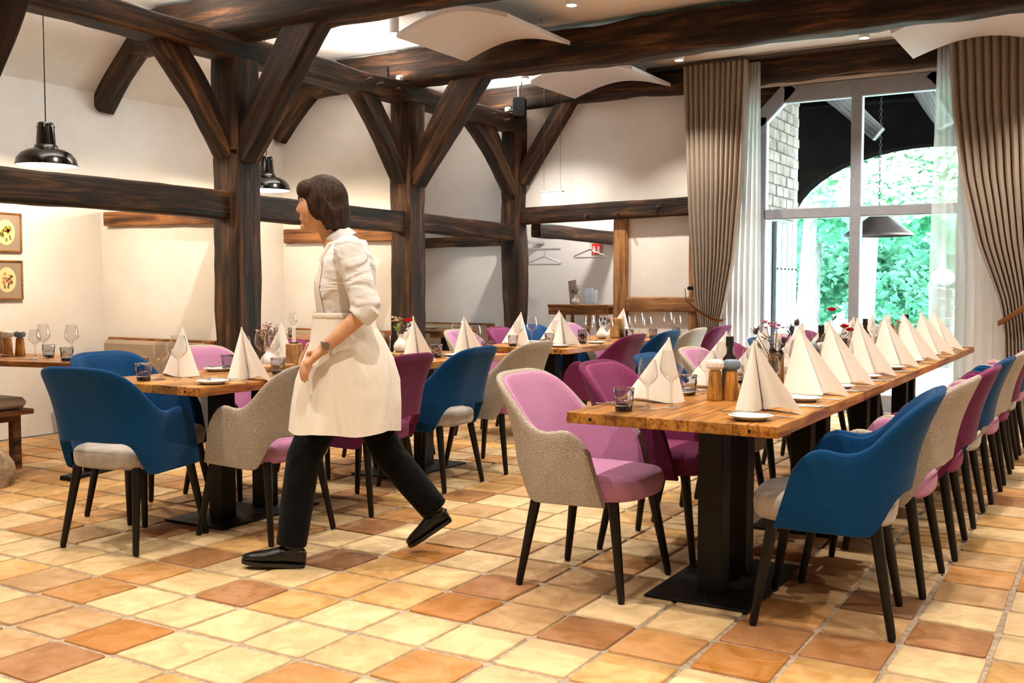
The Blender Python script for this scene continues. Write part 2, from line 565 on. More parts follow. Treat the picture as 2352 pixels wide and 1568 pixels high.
# ---------------- hewn timbers
def timber(name, pts, w, h, label, seed=1, m=None, side=None, rough=.012, cat='beam', group=None, step=.11, parent=None, chf=.22, waver=.0):
    """loft along pts; w = size across (along 'side'), h = size along the other axis; w and h may be lists"""
    m = m or m_oak
    P = [Vector(p) for p in pts]
    ww = w if isinstance(w, (list, tuple)) else [w] * len(P)
    hh = h if isinstance(h, (list, tuple)) else [h] * len(P)
    X = (P[-1] - P[0]).normalized()
    S = Vector(side) if side else (Vector((0, 1, 0)) if abs(X.y) < .8 else Vector((1, 0, 0)))
    S = (S - X * S.dot(X)).normalized(); U = X.cross(S)
    M = Matrix((X, S, U)).transposed().to_4x4(); M.translation = P[0]
    Mi = M.inverted()
    L = [Mi @ p for p in P]
    d = [0]
    for a, b in zip(L, L[1:]): d.append(d[-1] + (b - a).length)
    n = max(3, int(d[-1] / step))
    rings = []
    prof = []
    c = chf
    for qx, qy in ((1, 1), (-1, 1), (-1, -1), (1, -1)):
        a, b = (qx * (1 - c), qy), (qx, qy * (1 - c)); mid = (qx * (1 - c * .3), qy * (1 - c * .3))
        prof += [b, mid, a] if qx * qy > 0 else [a, mid, b]
    out = []
    for p, q in zip(prof, prof[1:] + prof[:1]):
        out.append(p)
        if math.hypot(p[0] - q[0], p[1] - q[1]) > .8:
            out += [(p[0] + (q[0] - p[0]) * t, p[1] + (q[1] - p[1]) * t) for t in (.33, .67)]
    prof = out
    # cubic-free interpolation with smoothing
    def samp(arr, t):
        for k in range(len(d) - 1):
            if t <= d[k + 1] or k == len(d) - 2:
                u = (t - d[k]) / max(1e-6, d[k + 1] - d[k]); u = min(1, max(0, u))
                if len(d) > 2:
                    a0 = arr[max(k - 1, 0)]; a1 = arr[k]; a2 = arr[k + 1]; a3 = arr[min(k + 2, len(arr) - 1)]
                    return a1 + (a2 - a0) * (.5 * u) + (a0 * 2 - a1 * 5 + a2 * 4 - a3) * (.5 * u * u) + (a1 * 3 - a0 - a2 * 3 + a3) * (.5 * u ** 3)
                return arr[k] + (arr[k + 1] - arr[k]) * u
    for i in range(n + 1):
        t = d[-1] * i / n
        ctr = samp(L, t); w_ = samp(ww, t) / 2; h_ = samp(hh, t) / 2
        wv = Vector((0, noise.noise((t * .8, seed, 3)) * waver, noise.noise((t * .8, seed, 9)) * waver))
        ring = []
        for (a, b) in prof:
            q = Vector((ctr.x, ctr.y + a * w_, ctr.z + b * h_)) + wv
            nz = noise.noise((q.x * 2.3 + seed * 7.1, q.y * 5, q.z * 5)) + .5 * noise.noise((q.x * 7 + seed * 3.3, q.y * 13, q.z * 13))
            k = nz * rough
            rad = Vector((0, a * w_, b * h_)); rad = rad.normalized() if rad.length > 0 else rad
            ring.append(q + rad * k)
        rings.append(ring)
    mb = MB(); nv = len(prof)
    mb.grid(rings, wrapv=True)
    mb.f.append(tuple(range(nv))); mb.f.append(tuple(reversed(range(n * nv, (n + 1) * nv))))
    o = mb.build(name, m, parent, smooth=55)
    o.matrix_world = M
    if label: tag(o, label, cat, group)
    return o

PY = [3.55, 5.83, 8.07, 10.13]
PX = -6.0
pn = ['foremost oak post, mostly outside the view', 'thickest dark oak post beside the near blue and grey chairs', 'dark oak post behind the walking woman, second in the row', 'gnarled slim oak post at the corner of the gable wall']
for k, y in enumerate(PY):
    pw = [.25, .27, .25, .24][k]
    if k == 3: timber('oak_post', [(PX, y, .2), (PX, y, .9), (PX + .0, y, 1.4), (PX - .02, y, 2.0), (PX, y, 2.98)], [.16, .2, .24, .23, .23], [.17, .21, .25, .23, .23], pn[k], 11 + k, cat='post', rough=.02, group='oak posts')
    else: timber('oak_post', [(PX, y, .24), (PX, y, 2.98)], pw, pw, pn[k], 11 + k, cat='post', rough=.016, group='oak posts')
    # foundation stone
    mb = MB(); rs_ = .21 if k == 0 else .26; mb.ell((0, 0, 0), (rs_, rs_, .2), 18, 12)
    mb.v = [tuple(Vector(p) * (1 + .22 * noise.noise(Vector(p) * 5 + Vector((k * 3.1, 0, 0))))) for p in mb.v]
    so = mb.build('foundation_stone', m_stone, None, (PX + (.05 if k == 0 else 0), y + (.05 if k == 0 else 0), .08 if k == 0 else .11), smooth=60)
    tag(so, ['rough tan boulder at the floor edge under the foremost post', 'rough boulder under the thickest oak post', 'rough boulder under the second oak post behind the woman', 'rough boulder under the gnarled corner post'][k], 'stone', 'foundation stones')
for k in range(3):
    timber('oak_rail', [(PX - .01, PY[k] + .1, 1.85), (PX - .01, PY[k + 1] - .1, 1.85 - .01 * k)], .15, [.215, .2, .185][k],
           ['long dark mid-height oak rail under the large black pendant lamp', 'dark mid-height oak rail behind the head of the woman', 'dark mid-height oak rail between second post and corner post'][k], 21 + k, group='mid rails', side=(1, 0, 0), rough=.008)
timber('oak_wall_plate', [(PX, 1.2, 3.07), (PX, 5.8, 3.07), (PX, 8.0, 3.06), (PX, 10.3, 3.07)], .23, .19, 'long oak wall plate resting on top of the posts', 31, side=(1, 0, 0), rough=.014, waver=.02)
cbl = ['dark oak cross beam over the foremost post, mostly out of view', 'round oak cross beam above the thickest post', 'long oak cross beam spanning the ceiling beside the large acoustic panel', 'oak beam along the top of the gable wall above the curtains']
for k, y in enumerate(PY):
    timber('oak_cross_beam', [(-6.85, y, 3.31), (-4.6, y, 3.30), (-2, y, 3.31), (3.3, y, 3.31)] if k < 3 else [(-6.85, y, 3.35), (3.3, y, 3.35)],
           .30 if k < 3 else .2, .33 if k < 3 else .24, cbl[k], 41 + k, side=(0, 1, 0), rough=.022, group='cross beams', chf=.45, waver=.02)
def brace(name, pts, w, th, label, seed, plane, m=None):
    side = (0, 1, 0) if plane == 'y' else (1, 0, 0)
    return timber(name, pts, th, w, label, seed, m, side=side, rough=.012, cat='brace', group='oak braces', step=.07, chf=.16)
bl = [('oak brace at top corner, rising from the foremost post', None), ('wide dark oak brace from thickest post up to its cross beam', 'dark curved oak brace from thickest post up to the wall plate'),
      ('oak brace from second post up to the long cross beam', 'oak brace from second post up to the wall plate'), ('oak brace on the gable wall rising from the corner post', 'curved oak brace from the corner post up to the wall plate')]
for k, y in enumerate(PY):
    if k < 3:
        brace('oak_brace', [(-5.12, y, 3.3), (-5.28, y, 3.12), (-5.55, y, 2.75), (-5.9, y, 2.22)], [.30, .29, .27, .16], .17, bl[k][0], 51 + k, 'y')
    else:
        brace('oak_brace', [(-5.3, y, 3.3), (-5.6, y, 2.88), (-5.92, y, 2.42)], [.19, .18, .17], .14, bl[k][0], 51 + k, 'y')
    if k in (1, 2): brace('oak_brace', [(PX, y - .75, 3.05), (PX, y - .58, 2.88), (PX, y - .36, 2.62), (PX, y - .12, 2.24)], [.22, .21, .18, .12], .15, bl[k][1], 61 + k, 'x')
    if k == 3: brace('oak_brace', [(PX, y - .95, 3.05), (PX, y - .72, 2.93), (PX, y - .42, 2.68), (PX, y - .1, 2.3)], [.22, .26, .24, .14], .15, bl[k][1], 61 + k, 'x')
for k in (1, 2):
    y = PY[k] - (0 if k == 1 else .1)
    timber('oak_stub', [(-6.1, y, 3.25), (-6.7, y, 3.23), (-7.28, y, 3.22)], .17, [.14, .17, .19], ['short oak stub reaching from wall plate toward the sloped ceiling, near bay', 'short oak stub from wall plate toward the wall, behind the second post'][k - 1], 71 + k, m_oak, group='roof stubs')
    timber('oak_strut', [(-7.1, y, 3.25), (-7.35, y, 3.03), (-7.6, y, 2.76)], .16, [.17, .18, .15], ['slanting oak strut under the sloped ceiling, near bay by the pendant', 'slanting oak strut on the wall above the small pendant lamp'][k - 1], 81 + k, m_oak, group='roof struts')
timber('tie_beam', [(-7.47, 5.77, 1.79), (-6.1, 5.77, 1.775)], .1, .125, 'reddish brown tie beam atop the near partition wall', 91, m_oakbrown, group='tie beams')
timber('tie_beam', [(-7.52, 8.0, 1.74), (-6.1, 8.0, 1.74)], .1, .15, 'brown tie beam on the far partition wall behind the woman', 92, m_oakbrown, group='tie beams')
timber('tie_beam', [(-7.6, YG - .02, 1.75), (-6.1, YG - .02, 1.75)], .1, .12, 'dark tie beam low on the gable wall beside the corner post', 93, m_oak, group='tie beams')
timber('gable_rail', [(-5.9, YG - .04, 2.02), (-3.3, YG - .04, 2.065)], .16, .185, 'dark oak rail on the gable wall under the lit exit sign', 94, m_oak, rough=.008)
timber('oak_stud', [(-4.7, YG + .06, 0), (-4.7, YG + .06, 1.96)], .19, .16, 'light brown upright timber beside the coat alcove', 95, m_oaknew, cat='post', rough=.006)
timber('wall_rail', [(-4.61, YG + .0, 1.025), (-3.3, YG + .0, 1.03)], .12, .155, 'pale brown horizontal wall timber beside the draped curtain', 96, m_oaknew, rough=.005)
timber('oak_stud', [(-3.86, YG + .0, 0), (-3.86, YG + .0, 1.96)], .08, .09, 'narrow brown upright timber half behind the draped curtain', 98, m_oaknew, cat='post', rough=.005)
timber('alcove_beam', [(-5.89, 10.42, 1.87), (-5.66, 12.0, 1.85)], .14, .16, 'weathered grey beam inside the coat alcove with hangers', 97, m_oak, rough=.012)
# wooden pegs
m_peg = M_plain('peg_wood', lin(70, 44, 24), .7)
for k, p in enumerate([(-5.95, 5.70, 2.27), (-5.88, 6.15, 3.05), (-5.88, 7.3, 3.07), (-5.88, 7.45, 3.05), (-5.88, 7.7, 3.04), (-5.88, 9.4, 3.06), (-5.88, 9.7, 3.04)]):
    tag(MB().tube([(0, 0, 0), (.09, -.02, .01)], .013, 7).build('wooden_peg', m_peg, None, p), 'wooden peg sticking out of ' + ('the thickest post' if k == 0 else 'the long wall plate, %s from the near end' % ['', 'first', 'second', 'third', 'fourth', 'fifth', 'sixth'][k]), 'peg', 'wooden pegs on the wall plate' if k else None)
for k, (x, z) in enumerate([(-5.05, 1.99), (-4.68, 2.0), (-4.2, 2.06)]):
    tag(MB().tube([(0, 0, 0), (0, -.07, 0)], .014, 7).build('wooden_peg', m_peg, None, (x, YG - .11, z)), 'round wooden peg in the gable wall rail, ' + ['nearer the corner post', 'above the light upright timber', 'nearest the curtain'][k], 'peg', 'wooden pegs on the gable rail')
# ================================================================== WINDOW
m_frame = M_noise('window_paint', lin(152, 156, 168), lin(160, 164, 176), 8, .45)
win = tag(thing('window_1', 'tall grey framed gate window with four panes and chamfered top corners', None, (0, 0, 0)), kind='structure')
xl, xr, xm, ys = -3.22, -1.22, -2.235, YG + .02
def bar(name, pts, w, d=.09):
    mb = MB()
    for a, b in zip(pts, pts[1:]):
        a, b = Vector(a), Vector(b); L = (b - a).length; X = (b - a).normalized(); Z = X.cross(Vector((0, 1, 0))).normalized()
        M = Matrix((X, Vector((0, 1, 0)), Z)).transposed()
        mb.box((a + b) / 2, (L + w * .0, d, w), .008, M)
    return mb.build(name, m_frame, win, smooth=30)
y0 = ys + .06
bar('frame', [(xl + .05, y0, 0), (xl + .05, y0, 2.93)], .11)
bar('frame', [(xl + .0, y0, 2.87), (xl + .35, y0, 3.22)], .15)
bar('frame', [(xl + .27, y0, 3.13), (xr - .27, y0, 3.13)], .17)
bar('frame', [(xr - .35, y0, 3.22), (xr - .0, y0, 2.87)], .15)
for s_, x_ in ((1, xl), (-1, xr)): MB().prism([(x_, 2.86), (x_ + s_ * .36, 3.22), (x_, 3.22)], 'y', y0 - .02, y0 + .03).build('corner_board', m_oak, win, smooth=0)
bar('frame', [(xr - .05, y0, 0), (xr - .05, y0, 2.93)], .11)
bar('mullion', [(xm, y0 - .005, .02), (xm, y0 - .005, 3.12)], .105)
bar('transom', [(xl + .08, y0, 1.945), (xm - .04, y0, 1.945)], .10)
bar('transom', [(xm + .04, y0, 1.945), (xr - .08, y0, 1.945)], .10)
bar('bottom_rail', [(xl + .08, y0, .09), (xm - .04, y0, .09)], .17)
bar('bottom_rail', [(xm + .04, y0, .09), (xr - .08, y0, .09)], .17)
def pane(poly):
    MB().prism(poly, 'y', y0 + .01, y0 + .016).build('pane', m_pane, win, smooth=0)
pane([(xl + .09, .16), (xm - .04, .16), (xm - .04, 1.91), (xl + .09, 1.91)])
pane([(xm + .04, .16), (xr - .09, .16), (xr - .09, 1.91), (xm + .04, 1.91)])
pane([(xl + .09, 1.98), (xm - .04, 1.98), (xm - .04, 3.12), (xl + .33, 3.12), (xl + .09, 2.9)])
pane([(xm + .04, 1.98), (xr - .09, 1.98), (xr - .09, 2.9), (xr - .33, 3.12), (xm + .04, 3.12)])

w2 = tag(thing('added_window', 'added unseen side window bringing bluish daylight into the aisle bay, behind the second post', None, (XO - .1, 9.15, 1.3)), kind='structure')  # unseen window, added to throw bluish daylight on the far bay
for (yy, zz, a, b) in ((-.20, 0, .04, .44), (.20, 0, .04, .44), (0, -.20, .44, .04), (0, .20, .44, .04), (0, 0, .03, .40)): MB().box((0, yy, zz), (.06, a, b), .005).build('frame', m_frame, w2)
MB().box((0, 0, 0), (.006, .40, .40)).build('pane', m_pane, w2, smooth=0)

# ================================================================== CURTAINS
m_drape = M_cloth('taupe_drape', lin(164, 148, 134), lin(142, 126, 112), 200, bump=.15, sheen=.15)
m_band = M_cloth('brown_band', lin(126, 78, 38), lin(100, 60, 28), 200, bump=.15, sheen=.1)
m_sheer, nt, b = newmat('sheer_voile')
nt.nodes.remove(b)
tr = nt.nodes.new('ShaderNodeBsdfTransparent'); tl = nt.nodes.new('ShaderNodeBsdfTranslucent'); df = nt.nodes.new('ShaderNodeBsdfDiffuse')
tl.inputs[0].default_value = (1, 1, 1, 1); df.inputs[0].default_value = (.92, .92, .95, 1)
a1 = nt.nodes.new('ShaderNodeMixShader'); a1.inputs[0].default_value = .3
nt.links.new(tl.outputs[0], a1.inputs[1]); nt.links.new(df.outputs[0], a1.inputs[2])
a2 = nt.nodes.new('ShaderNodeMixShader'); a2.inputs[0].default_value = .62
nt.links.new(tr.outputs[0], a2.inputs[1]); nt.links.new(a1.outputs[0], a2.inputs[2])
nt.links.new(a2.outputs[0], nt.nodes['Material Output'].inputs[0])

def curtain(mb, yc, edges, folds, amp, ztop, n=None, thick=.0, rows=40, seed=0, jitter=.0):
    """edges(z) -> x0, x1 ; wavy sheet"""
    n = n or folds * 10
    rg = random.Random(seed)
    ph = [rg.uniform(-jitter, jitter) for _ in range(folds + 2)]
    G = []
    for i in range(rows + 1):
        z = ztop * (1 - i / rows) + .012
        x0, x1, a = edges(z)
        row = []
        for k in range(n + 1):
            u = k / n
            f = u * folds
            q = abs(math.sin(PI * f + .25 * ph[int(f)] * math.sin(PI * f)))
            s = .6 - 1.6 * q ** .62
            row.append((x0 + (x1 - x0) * u + .006 * noise.noise((u * 9, z * .7, seed)), yc + a * s + .012 * noise.noise((u * 6, z * 1.2, seed + 4)), z))
        G.append(row)
    mb.grid(G)
def smooth_lin(z, pts):
    pts = sorted(pts)
    if z <= pts[0][0]: return pts[0][1]
    for (a, va), (b, vb) in zip(pts, pts[1:]):
        if z <= b:
            u = (z - a) / (b - a); return va + (vb - va) * u
    return pts[-1][1]
YC = YG - .24
lc = thing('curtain', 'taupe pleated drape gathered by a brown band beside the gable wall', 'curtain', (0, 0, 0), 0, 'taupe drapes')
mb = MB()
def ed(z):
    x0 = smooth_lin(z, [(0, -3.74), (.8, -3.70), (1.1, -3.76), (2.0, -3.84), (3.4, -3.91)])
    x1 = smooth_lin(z, [(0, -3.44), (.75, -3.47), (.87, -3.48), (1.0, -3.44), (1.5, -3.34), (2.2, -3.27), (3.4, -3.22)])
    return x0, x1, .040
curtain(mb, YC, ed, 12, .03, 3.44, n=168, seed=3, jitter=.9)
mb.build('drape', m_drape, lc, smooth=180)
mb = MB()
pts = [(-3.87, YC + .02, 1.19), (-3.83, YC - .06, 1.08), (-3.72, YC - .085, .99), (-3.58, YC - .085, .91), (-3.50, YC - .07, .875), (-3.455, YC - .02, .87), (-3.46, YC + .05, .88)]
mb.tube(pts, [(.004, .022)] * len(pts), 8)
mb.build('tieback', m_band, lc, smooth=60)
MB().tube([(-3.86, YG - .05, 1.2), (-3.86, YG - .14, 1.2)], .02, 12).build('tieback_knob', m_blackmetal, lc)
rc = thing('curtain', 'taupe pleated drape swept aside at the far edge of the window', 'curtain', (0, 0, 0), 0, 'taupe drapes')
mb = MB()
def ed(z):
    x0 = smooth_lin(z, [(0, -.86), (.8, -.88), (.95, -.90), (1.1, -.93), (1.6, -1.12), (2.2, -1.27), (2.8, -1.35), (3.4, -1.39)])
    x1 = smooth_lin(z, [(0, -.45), (.75, -.55), (.95, -.57), (1.3, -.55), (2.2, -.55), (3.4, -.55)])
    return x0, x1, .044
curtain(mb, YC, ed, 12, .034, 3.44, n=168, seed=8, jitter=.9)
mb.build('drape', m_drape, rc, smooth=180)
mb = MB()
pts = [(-.92, YC + .06, .90), (-.93, YC - .02, .89), (-.86, YC - .085, .93), (-.74, YC - .09, 1.02), (-.6, YC - .08, 1.13), (-.52, YC, 1.2)]
mb.tube(pts, [(.004, .024)] * len(pts), 8)
mb.build('tieback', m_band, rc, smooth=60)
for k, (xa, xb, xa2, xb2) in enumerate([(-3.40, -3.12, -3.62, -3.09), (-1.49, -1.18, -1.52, -.82)]):
    mb = MB()
    def ed(z, xa=xa, xb=xb, xa2=xa2, xb2=xb2):
        t = min(1, max(0, (3.4 - z) / 2.0))
        return xa + (xa2 - xa) * t, xb + (xb2 - xb) * t, .022
    curtain(mb, YG - .19, ed, 9, .022, 3.42, n=100, seed=20 + k, jitter=.9)
    o = mb.build('sheer_curtain', m_sheer, smooth=180)
    tag(o, ['white sheer curtain between the gathered drape and the glass', 'white sheer curtain in front of the far window jamb'][k], 'curtain', 'white sheers')
mb = MB()
for yy in (YC - .02, YC + .06, YC + .12): mb.box((-2.2, yy, 3.465), (4.2, .025, .03), .004)
tag(mb.build('curtain_rail', M_plain('rail_brown', lin(60, 50, 44), .5)), 'dark triple curtain rail under the ceiling above the window', 'curtain rail')

# ================================================================== PORCH AND GARDEN
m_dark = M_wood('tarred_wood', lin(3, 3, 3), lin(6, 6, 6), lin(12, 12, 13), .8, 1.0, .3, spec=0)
m_pale = M_wood('bleached_wood', lin(52, 50, 50), lin(98, 96, 95), lin(130, 128, 127), 1, .8, .5)
m_brick = M_noise('pale_brick', lin(84, 72, 66), lin(116, 104, 98), 6, .9, .4, 30, rnd=True)
m_mortar = M_plain('mortar', lin(104, 100, 98), .9)
m_pave = M_noise('paving', lin(196, 192, 186), lin(214, 210, 204), 3, .9)
wall('wall_porch', [((-3.75, YG + .25, 0), (-3.40, 12.45, 4.0))], m_mortar)
bw = bpy.data.objects['wall_porch']
me = None
for r in range(26):
    for c in range(8):
        z = .55 + r * .125
        y = YG + .36 + c * .262 + (.13 if r % 2 else 0)
        if y > 12.35 or (z < 1.95 and 11.15 < y): continue
        if me is None: me = MB().box((0, 0, 0), (.05, .245, .108), .008).mesh('brick', 0); me.materials.append(m_brick)
        rg = random.Random(r * 50 + c)
        obj('brick', me, None, bw, (-3.395 + rg.uniform(-.004, .006), y, z))
dr = tag(thing('door_1', 'pale grey plank door with nail heads set in the brick wall outside', None, (-3.37, 11.85, 0)), kind='structure')
m_doorp = M_noise('door_paint', lin(84, 94, 100), lin(108, 118, 124), 7, .7, .2)
for k in range(4): MB().box((0, -.42 + k * .21 + .1, 1.0), (.05, .2, 1.9), .008).build('plank', m_doorp, dr)
nail = MB().ell((0, 0, 0), (.012, .012, .012), 8, 5).mesh('nail_head'); nail.materials.append(m_blackmetal)
for k in range(6): obj('nail_head', nail, None, dr, (.03, -.4 + k * .15, 1.42))
# porch roof, arch wall; unseen ends cut short so more daylight enters
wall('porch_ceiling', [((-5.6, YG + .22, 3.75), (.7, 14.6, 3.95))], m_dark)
cx_, rx_, rz_, zs_ = -2.2, 1.8, 1.0, 2.05
arc = [(cx_ + rx_ * math.cos(PI - PI * t / 24), zs_ + rz_ * math.sin(PI * t / 24)) for t in range(25)]
mb = MB()
for (xa, za), (xb, zb) in zip(arc, arc[1:]):
    mb.prism([(xa, za), (xb, zb), (xb, 4.0), (xa, 4.0)], 'y', 14.1, 14.45)
mb.box((-4.4, 14.27, 2.0), (.8, .35, 4.0)); mb.box((-.1, 14.27, 2.0), (.6, .35, 4.0))
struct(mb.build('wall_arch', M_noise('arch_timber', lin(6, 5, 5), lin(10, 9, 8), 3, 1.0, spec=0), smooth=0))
for k, (y, z) in enumerate([(11.2, 3.62), (12.2, 3.62), (13.2, 3.6)]):
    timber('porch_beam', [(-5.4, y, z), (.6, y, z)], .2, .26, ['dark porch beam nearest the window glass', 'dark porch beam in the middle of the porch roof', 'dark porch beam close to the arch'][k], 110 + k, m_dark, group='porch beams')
timber('porch_brace', [(-3.15, 11.6, 3.6), (-2.75, 11.6, 3.3), (-2.3, 11.6, 2.86)], .14, [.2, .19, .16], 'pale weathered brace outside behind the first upper pane', 120, m_pale, cat='brace', group='pale porch braces')
timber('porch_brace', [(-2.0, 11.6, 3.7), (-1.86, 11.6, 3.3), (-1.62, 11.6, 2.9)], .14, [.2, .19, .16], 'pale weathered brace outside behind the second upper pane', 121, m_pale, cat='brace', group='pale porch braces')
pl = thing('porch_lantern', 'dark conical metal lamp hanging by a chain outside the window', 'lamp', (-2.34, 11.9, 1.78))
MB().lathe([(.37, 0), (.372, .02), (.355, .032), (.05, .26), (.02, .27), (0, .27)], 40).build('shade', M_noise('lamp_iron', lin(60, 48, 46), lin(78, 66, 64), 9, .5, metallic=.3), pl, smooth=50)
link = MB()
lk = [(.014 * math.cos(t * PI / 5), 0, .024 * math.sin(t * PI / 5)) for t in range(11)]
link.tube(lk, .0035, 5, cap=False)
lm = link.mesh('chain_link'); lm.materials.append(m_blackmetal)
for k in range(38): obj('chain_link', lm, None, pl, (0, 0, .32 + k * .038), (0, 0, (k % 2) * PI / 2))
MB().tube([(-.05, 0, 1.95), (-.05, 0, 1.82), (0, 0, 1.77), (.05, 0, 1.82), (.05, 0, 1.95)], .008, 8).build('hook', m_blackmetal, pl)
struct(MB().box((-4, 13.6, -.12), (50, 6.2, .1)).build('terrace', m_pave, smooth=0))
struct(MB().box((-4, 32, -.15), (60, 31, .1)).build('lawn', M_noise('lawn', lin(48, 116, 84), lin(88, 160, 124), 2, .9), smooth=0))

# trees beyond the porch
def leaf_mesh(name, centers, n, size, seed):
    rg = np.random.default_rng(seed)
    cen = np.array([c[:3] for c in centers]); rad = np.array([c[3] for c in centers])
    k = rg.integers(0, len(cen), n)
    d = rg.normal(size=(n, 3)); d /= np.linalg.norm(d, axis=1)[:, None]
    rr = rad[k] * rg.uniform(.45, 1.0, n) ** .6
    p = cen[k] + d * rr[:, None] * np.array([1, 1, .62])
    a = rg.normal(size=(n, 3)); a[:, 2] *= .4; a /= np.linalg.norm(a, axis=1)[:, None]
    b = np.cross(a, rg.normal(size=(n, 3))); b /= np.linalg.norm(b, axis=1)[:, None]
    s = size * rg.uniform(.6, 1.3, n)[:, None]
    V = np.empty((n, 4, 3)); V[:, 0] = p - a * s; V[:, 1] = p + b * s * .5; V[:, 2] = p + a * s; V[:, 3] = p - b * s * .5
    me = bpy.data.meshes.new(name)
    me.vertices.add(n * 4); me.vertices.foreach_set('co', V.ravel())
    me.loops.add(n * 4); me.loops.foreach_set('vertex_index', np.arange(n * 4, dtype=np.int32))
    me.polygons.add(n); me.polygons.foreach_set('loop_start', np.arange(0, n * 4, 4, dtype=np.int32))
    me.update(calc_edges=True); me.validate()
    return me
def leafmat(name, c1, c2):
    m, nt, b = newmat(name)
    vec = coords(nt, (1, 1, 1)); nz = tnoise(nt, vec, 1.2, 3)
    col = ramp(nt, nz, [(.35, c1), (.65, c2)])
    nt.nodes.remove(b)
    d = nt.nodes.new('ShaderNodeBsdfDiffuse'); t = nt.nodes.new('ShaderNodeBsdfTranslucent'); mx = nt.nodes.new('ShaderNodeMixShader'); mx.inputs[0].default_value = .5
    for s in (d, t): nt.links.new(col, s.inputs[0])
    nt.links.new(d.outputs[0], mx.inputs[1]); nt.links.new(t.outputs[0], mx.inputs[2]); nt.links.new(mx.outputs[0], nt.nodes['Material Output'].inputs[0])
    return m
m_leafA = leafmat('maple_leaf', lin(168, 214, 178), lin(212, 238, 212))
m_leafB = leafmat('wood_leaf', lin(96, 160, 134), lin(156, 206, 180))
m_bark = M_noise('bark', lin(84, 82, 80), lin(130, 128, 126), 5, .9, .6, 20, stretch=(3, 3, .6))
def tree(x, y, h, r, lean, crown, n, size, label, m, seed):
    t = thing('tree', label, 'tree', (x, y, -.05), 0, 'trees beyond the porch')
    pts = [(lean * z * z / h, .04 * z * math.sin(z), z) for z in np.linspace(0, h, 9)]
    tr_ = MB().tube(pts, [r * (1 - .55 * i / 8) for i in range(9)], 10)
    for q in range(4):
        z0 = h * (.5 + .12 * q); s = 1 if q % 2 else -1
        tr_.tube([(lean * z0 * z0 / h, 0, z0), (lean * z0 + s * .9, .1 * s, z0 + .9), (lean * z0 + s * 1.8, .3, z0 + 1.3)], [r * .35, r * .2, r * .07], 6)
    tr_.build('trunk', m_bark, t, smooth=60)
    tag(obj('foliage', leaf_mesh('foliage', crown, n, size, seed), m, t), kind='stuff')
tree(-5.45, 20.5, 6.5, .17, .10, [(.3, 0, 4.2, 1.8), (-1.4, .2, 4.6, 1.6), (1.7, -.4, 4.2, 1.7), (.6, -1.2, 3.4, 1.2), (2.8, -1.4, 3.7, 1.3), (-1.8, -1, 3.5, 1.1)], 15000, .095, 'pale trunked tree leaning behind the first lower pane', m_leafA, 1)
tree(-4.05, 19.5, 6, .17, .08, [(.4, 0, 4.2, 1.7), (1.6, -.4, 3.9, 1.5), (-.9, -.5, 3.9, 1.4), (.6, -1, 2.9, .9), (2.2, -.6, 3.0, 1.2)], 13000, .095, 'pale trunked tree leaning behind the second lower pane', m_leafA, 2)
tree(-8.2, 23, 6.5, .15, .02, [(0, 0, 4.6, 2.2), (-1.5, 0, 3.6, 1.8), (1.6, -.5, 3.6, 1.6)], 6000, .15, 'bushy green tree at the brick wall side of the garden', m_leafB, 3)
tree(-3.4, 24, 6.5, .12, -.02, [(0, 0, 4.2, 2.2), (1.4, 0, 3.2, 1.8), (-1.6, 0, 3.2, 1.8)], 6000, .15, 'bushy green tree behind the sheer curtain side', m_leafB, 4)
tree(-6.6, 26, 7.5, .1, .03, [(0, 0, 5, 2.6), (2, 0, 3.6, 2), (-2, 0, 3.6, 2)], 6000, .16, 'slim dark green tree in the middle distance outside', m_leafB, 5)
hd = []
for k in range(26):
    hd.append((-14 + k * .75, 27.5 + (k % 3) * .8, .8 + (k % 4) * .55, 1.35))
tag(obj('hedge', leaf_mesh('hedge', hd, 34000, .15, 9), m_leafB), 'thick dark green undergrowth along the back of the garden', 'hedge', kind='stuff')
fb = []
for k in range(24): fb.append((-18 + k * 1.2, 33 + (k % 3), 3.5 + (k % 5) * 1.3, 2.3))
tag(obj('distant_wood', leaf_mesh('distant_wood', fb, 26000, .26, 10), m_leafB), 'distant green wood filling the background outside the window', 'woodland', kind='stuff')
cp = thing('stone_gatepost', 'short brick gatepost with a rough capping stone in the garden', 'gatepost', (-2.31, 16.5, -.07))
for k in range(8): MB().box((0, 0, .14 + k * .15), (.30 + .03 * (k % 2), .30, .135), .02).build('brick_course', M_noise('dark_brick', lin(40, 36, 35), lin(60, 54, 52), 9, .9, .4), cp)
mb = MB().ell((0, 0, 1.42), (.17, .17, .14), 12, 8); mb.build('cap_stone', m_mortar, cp, smooth=60)

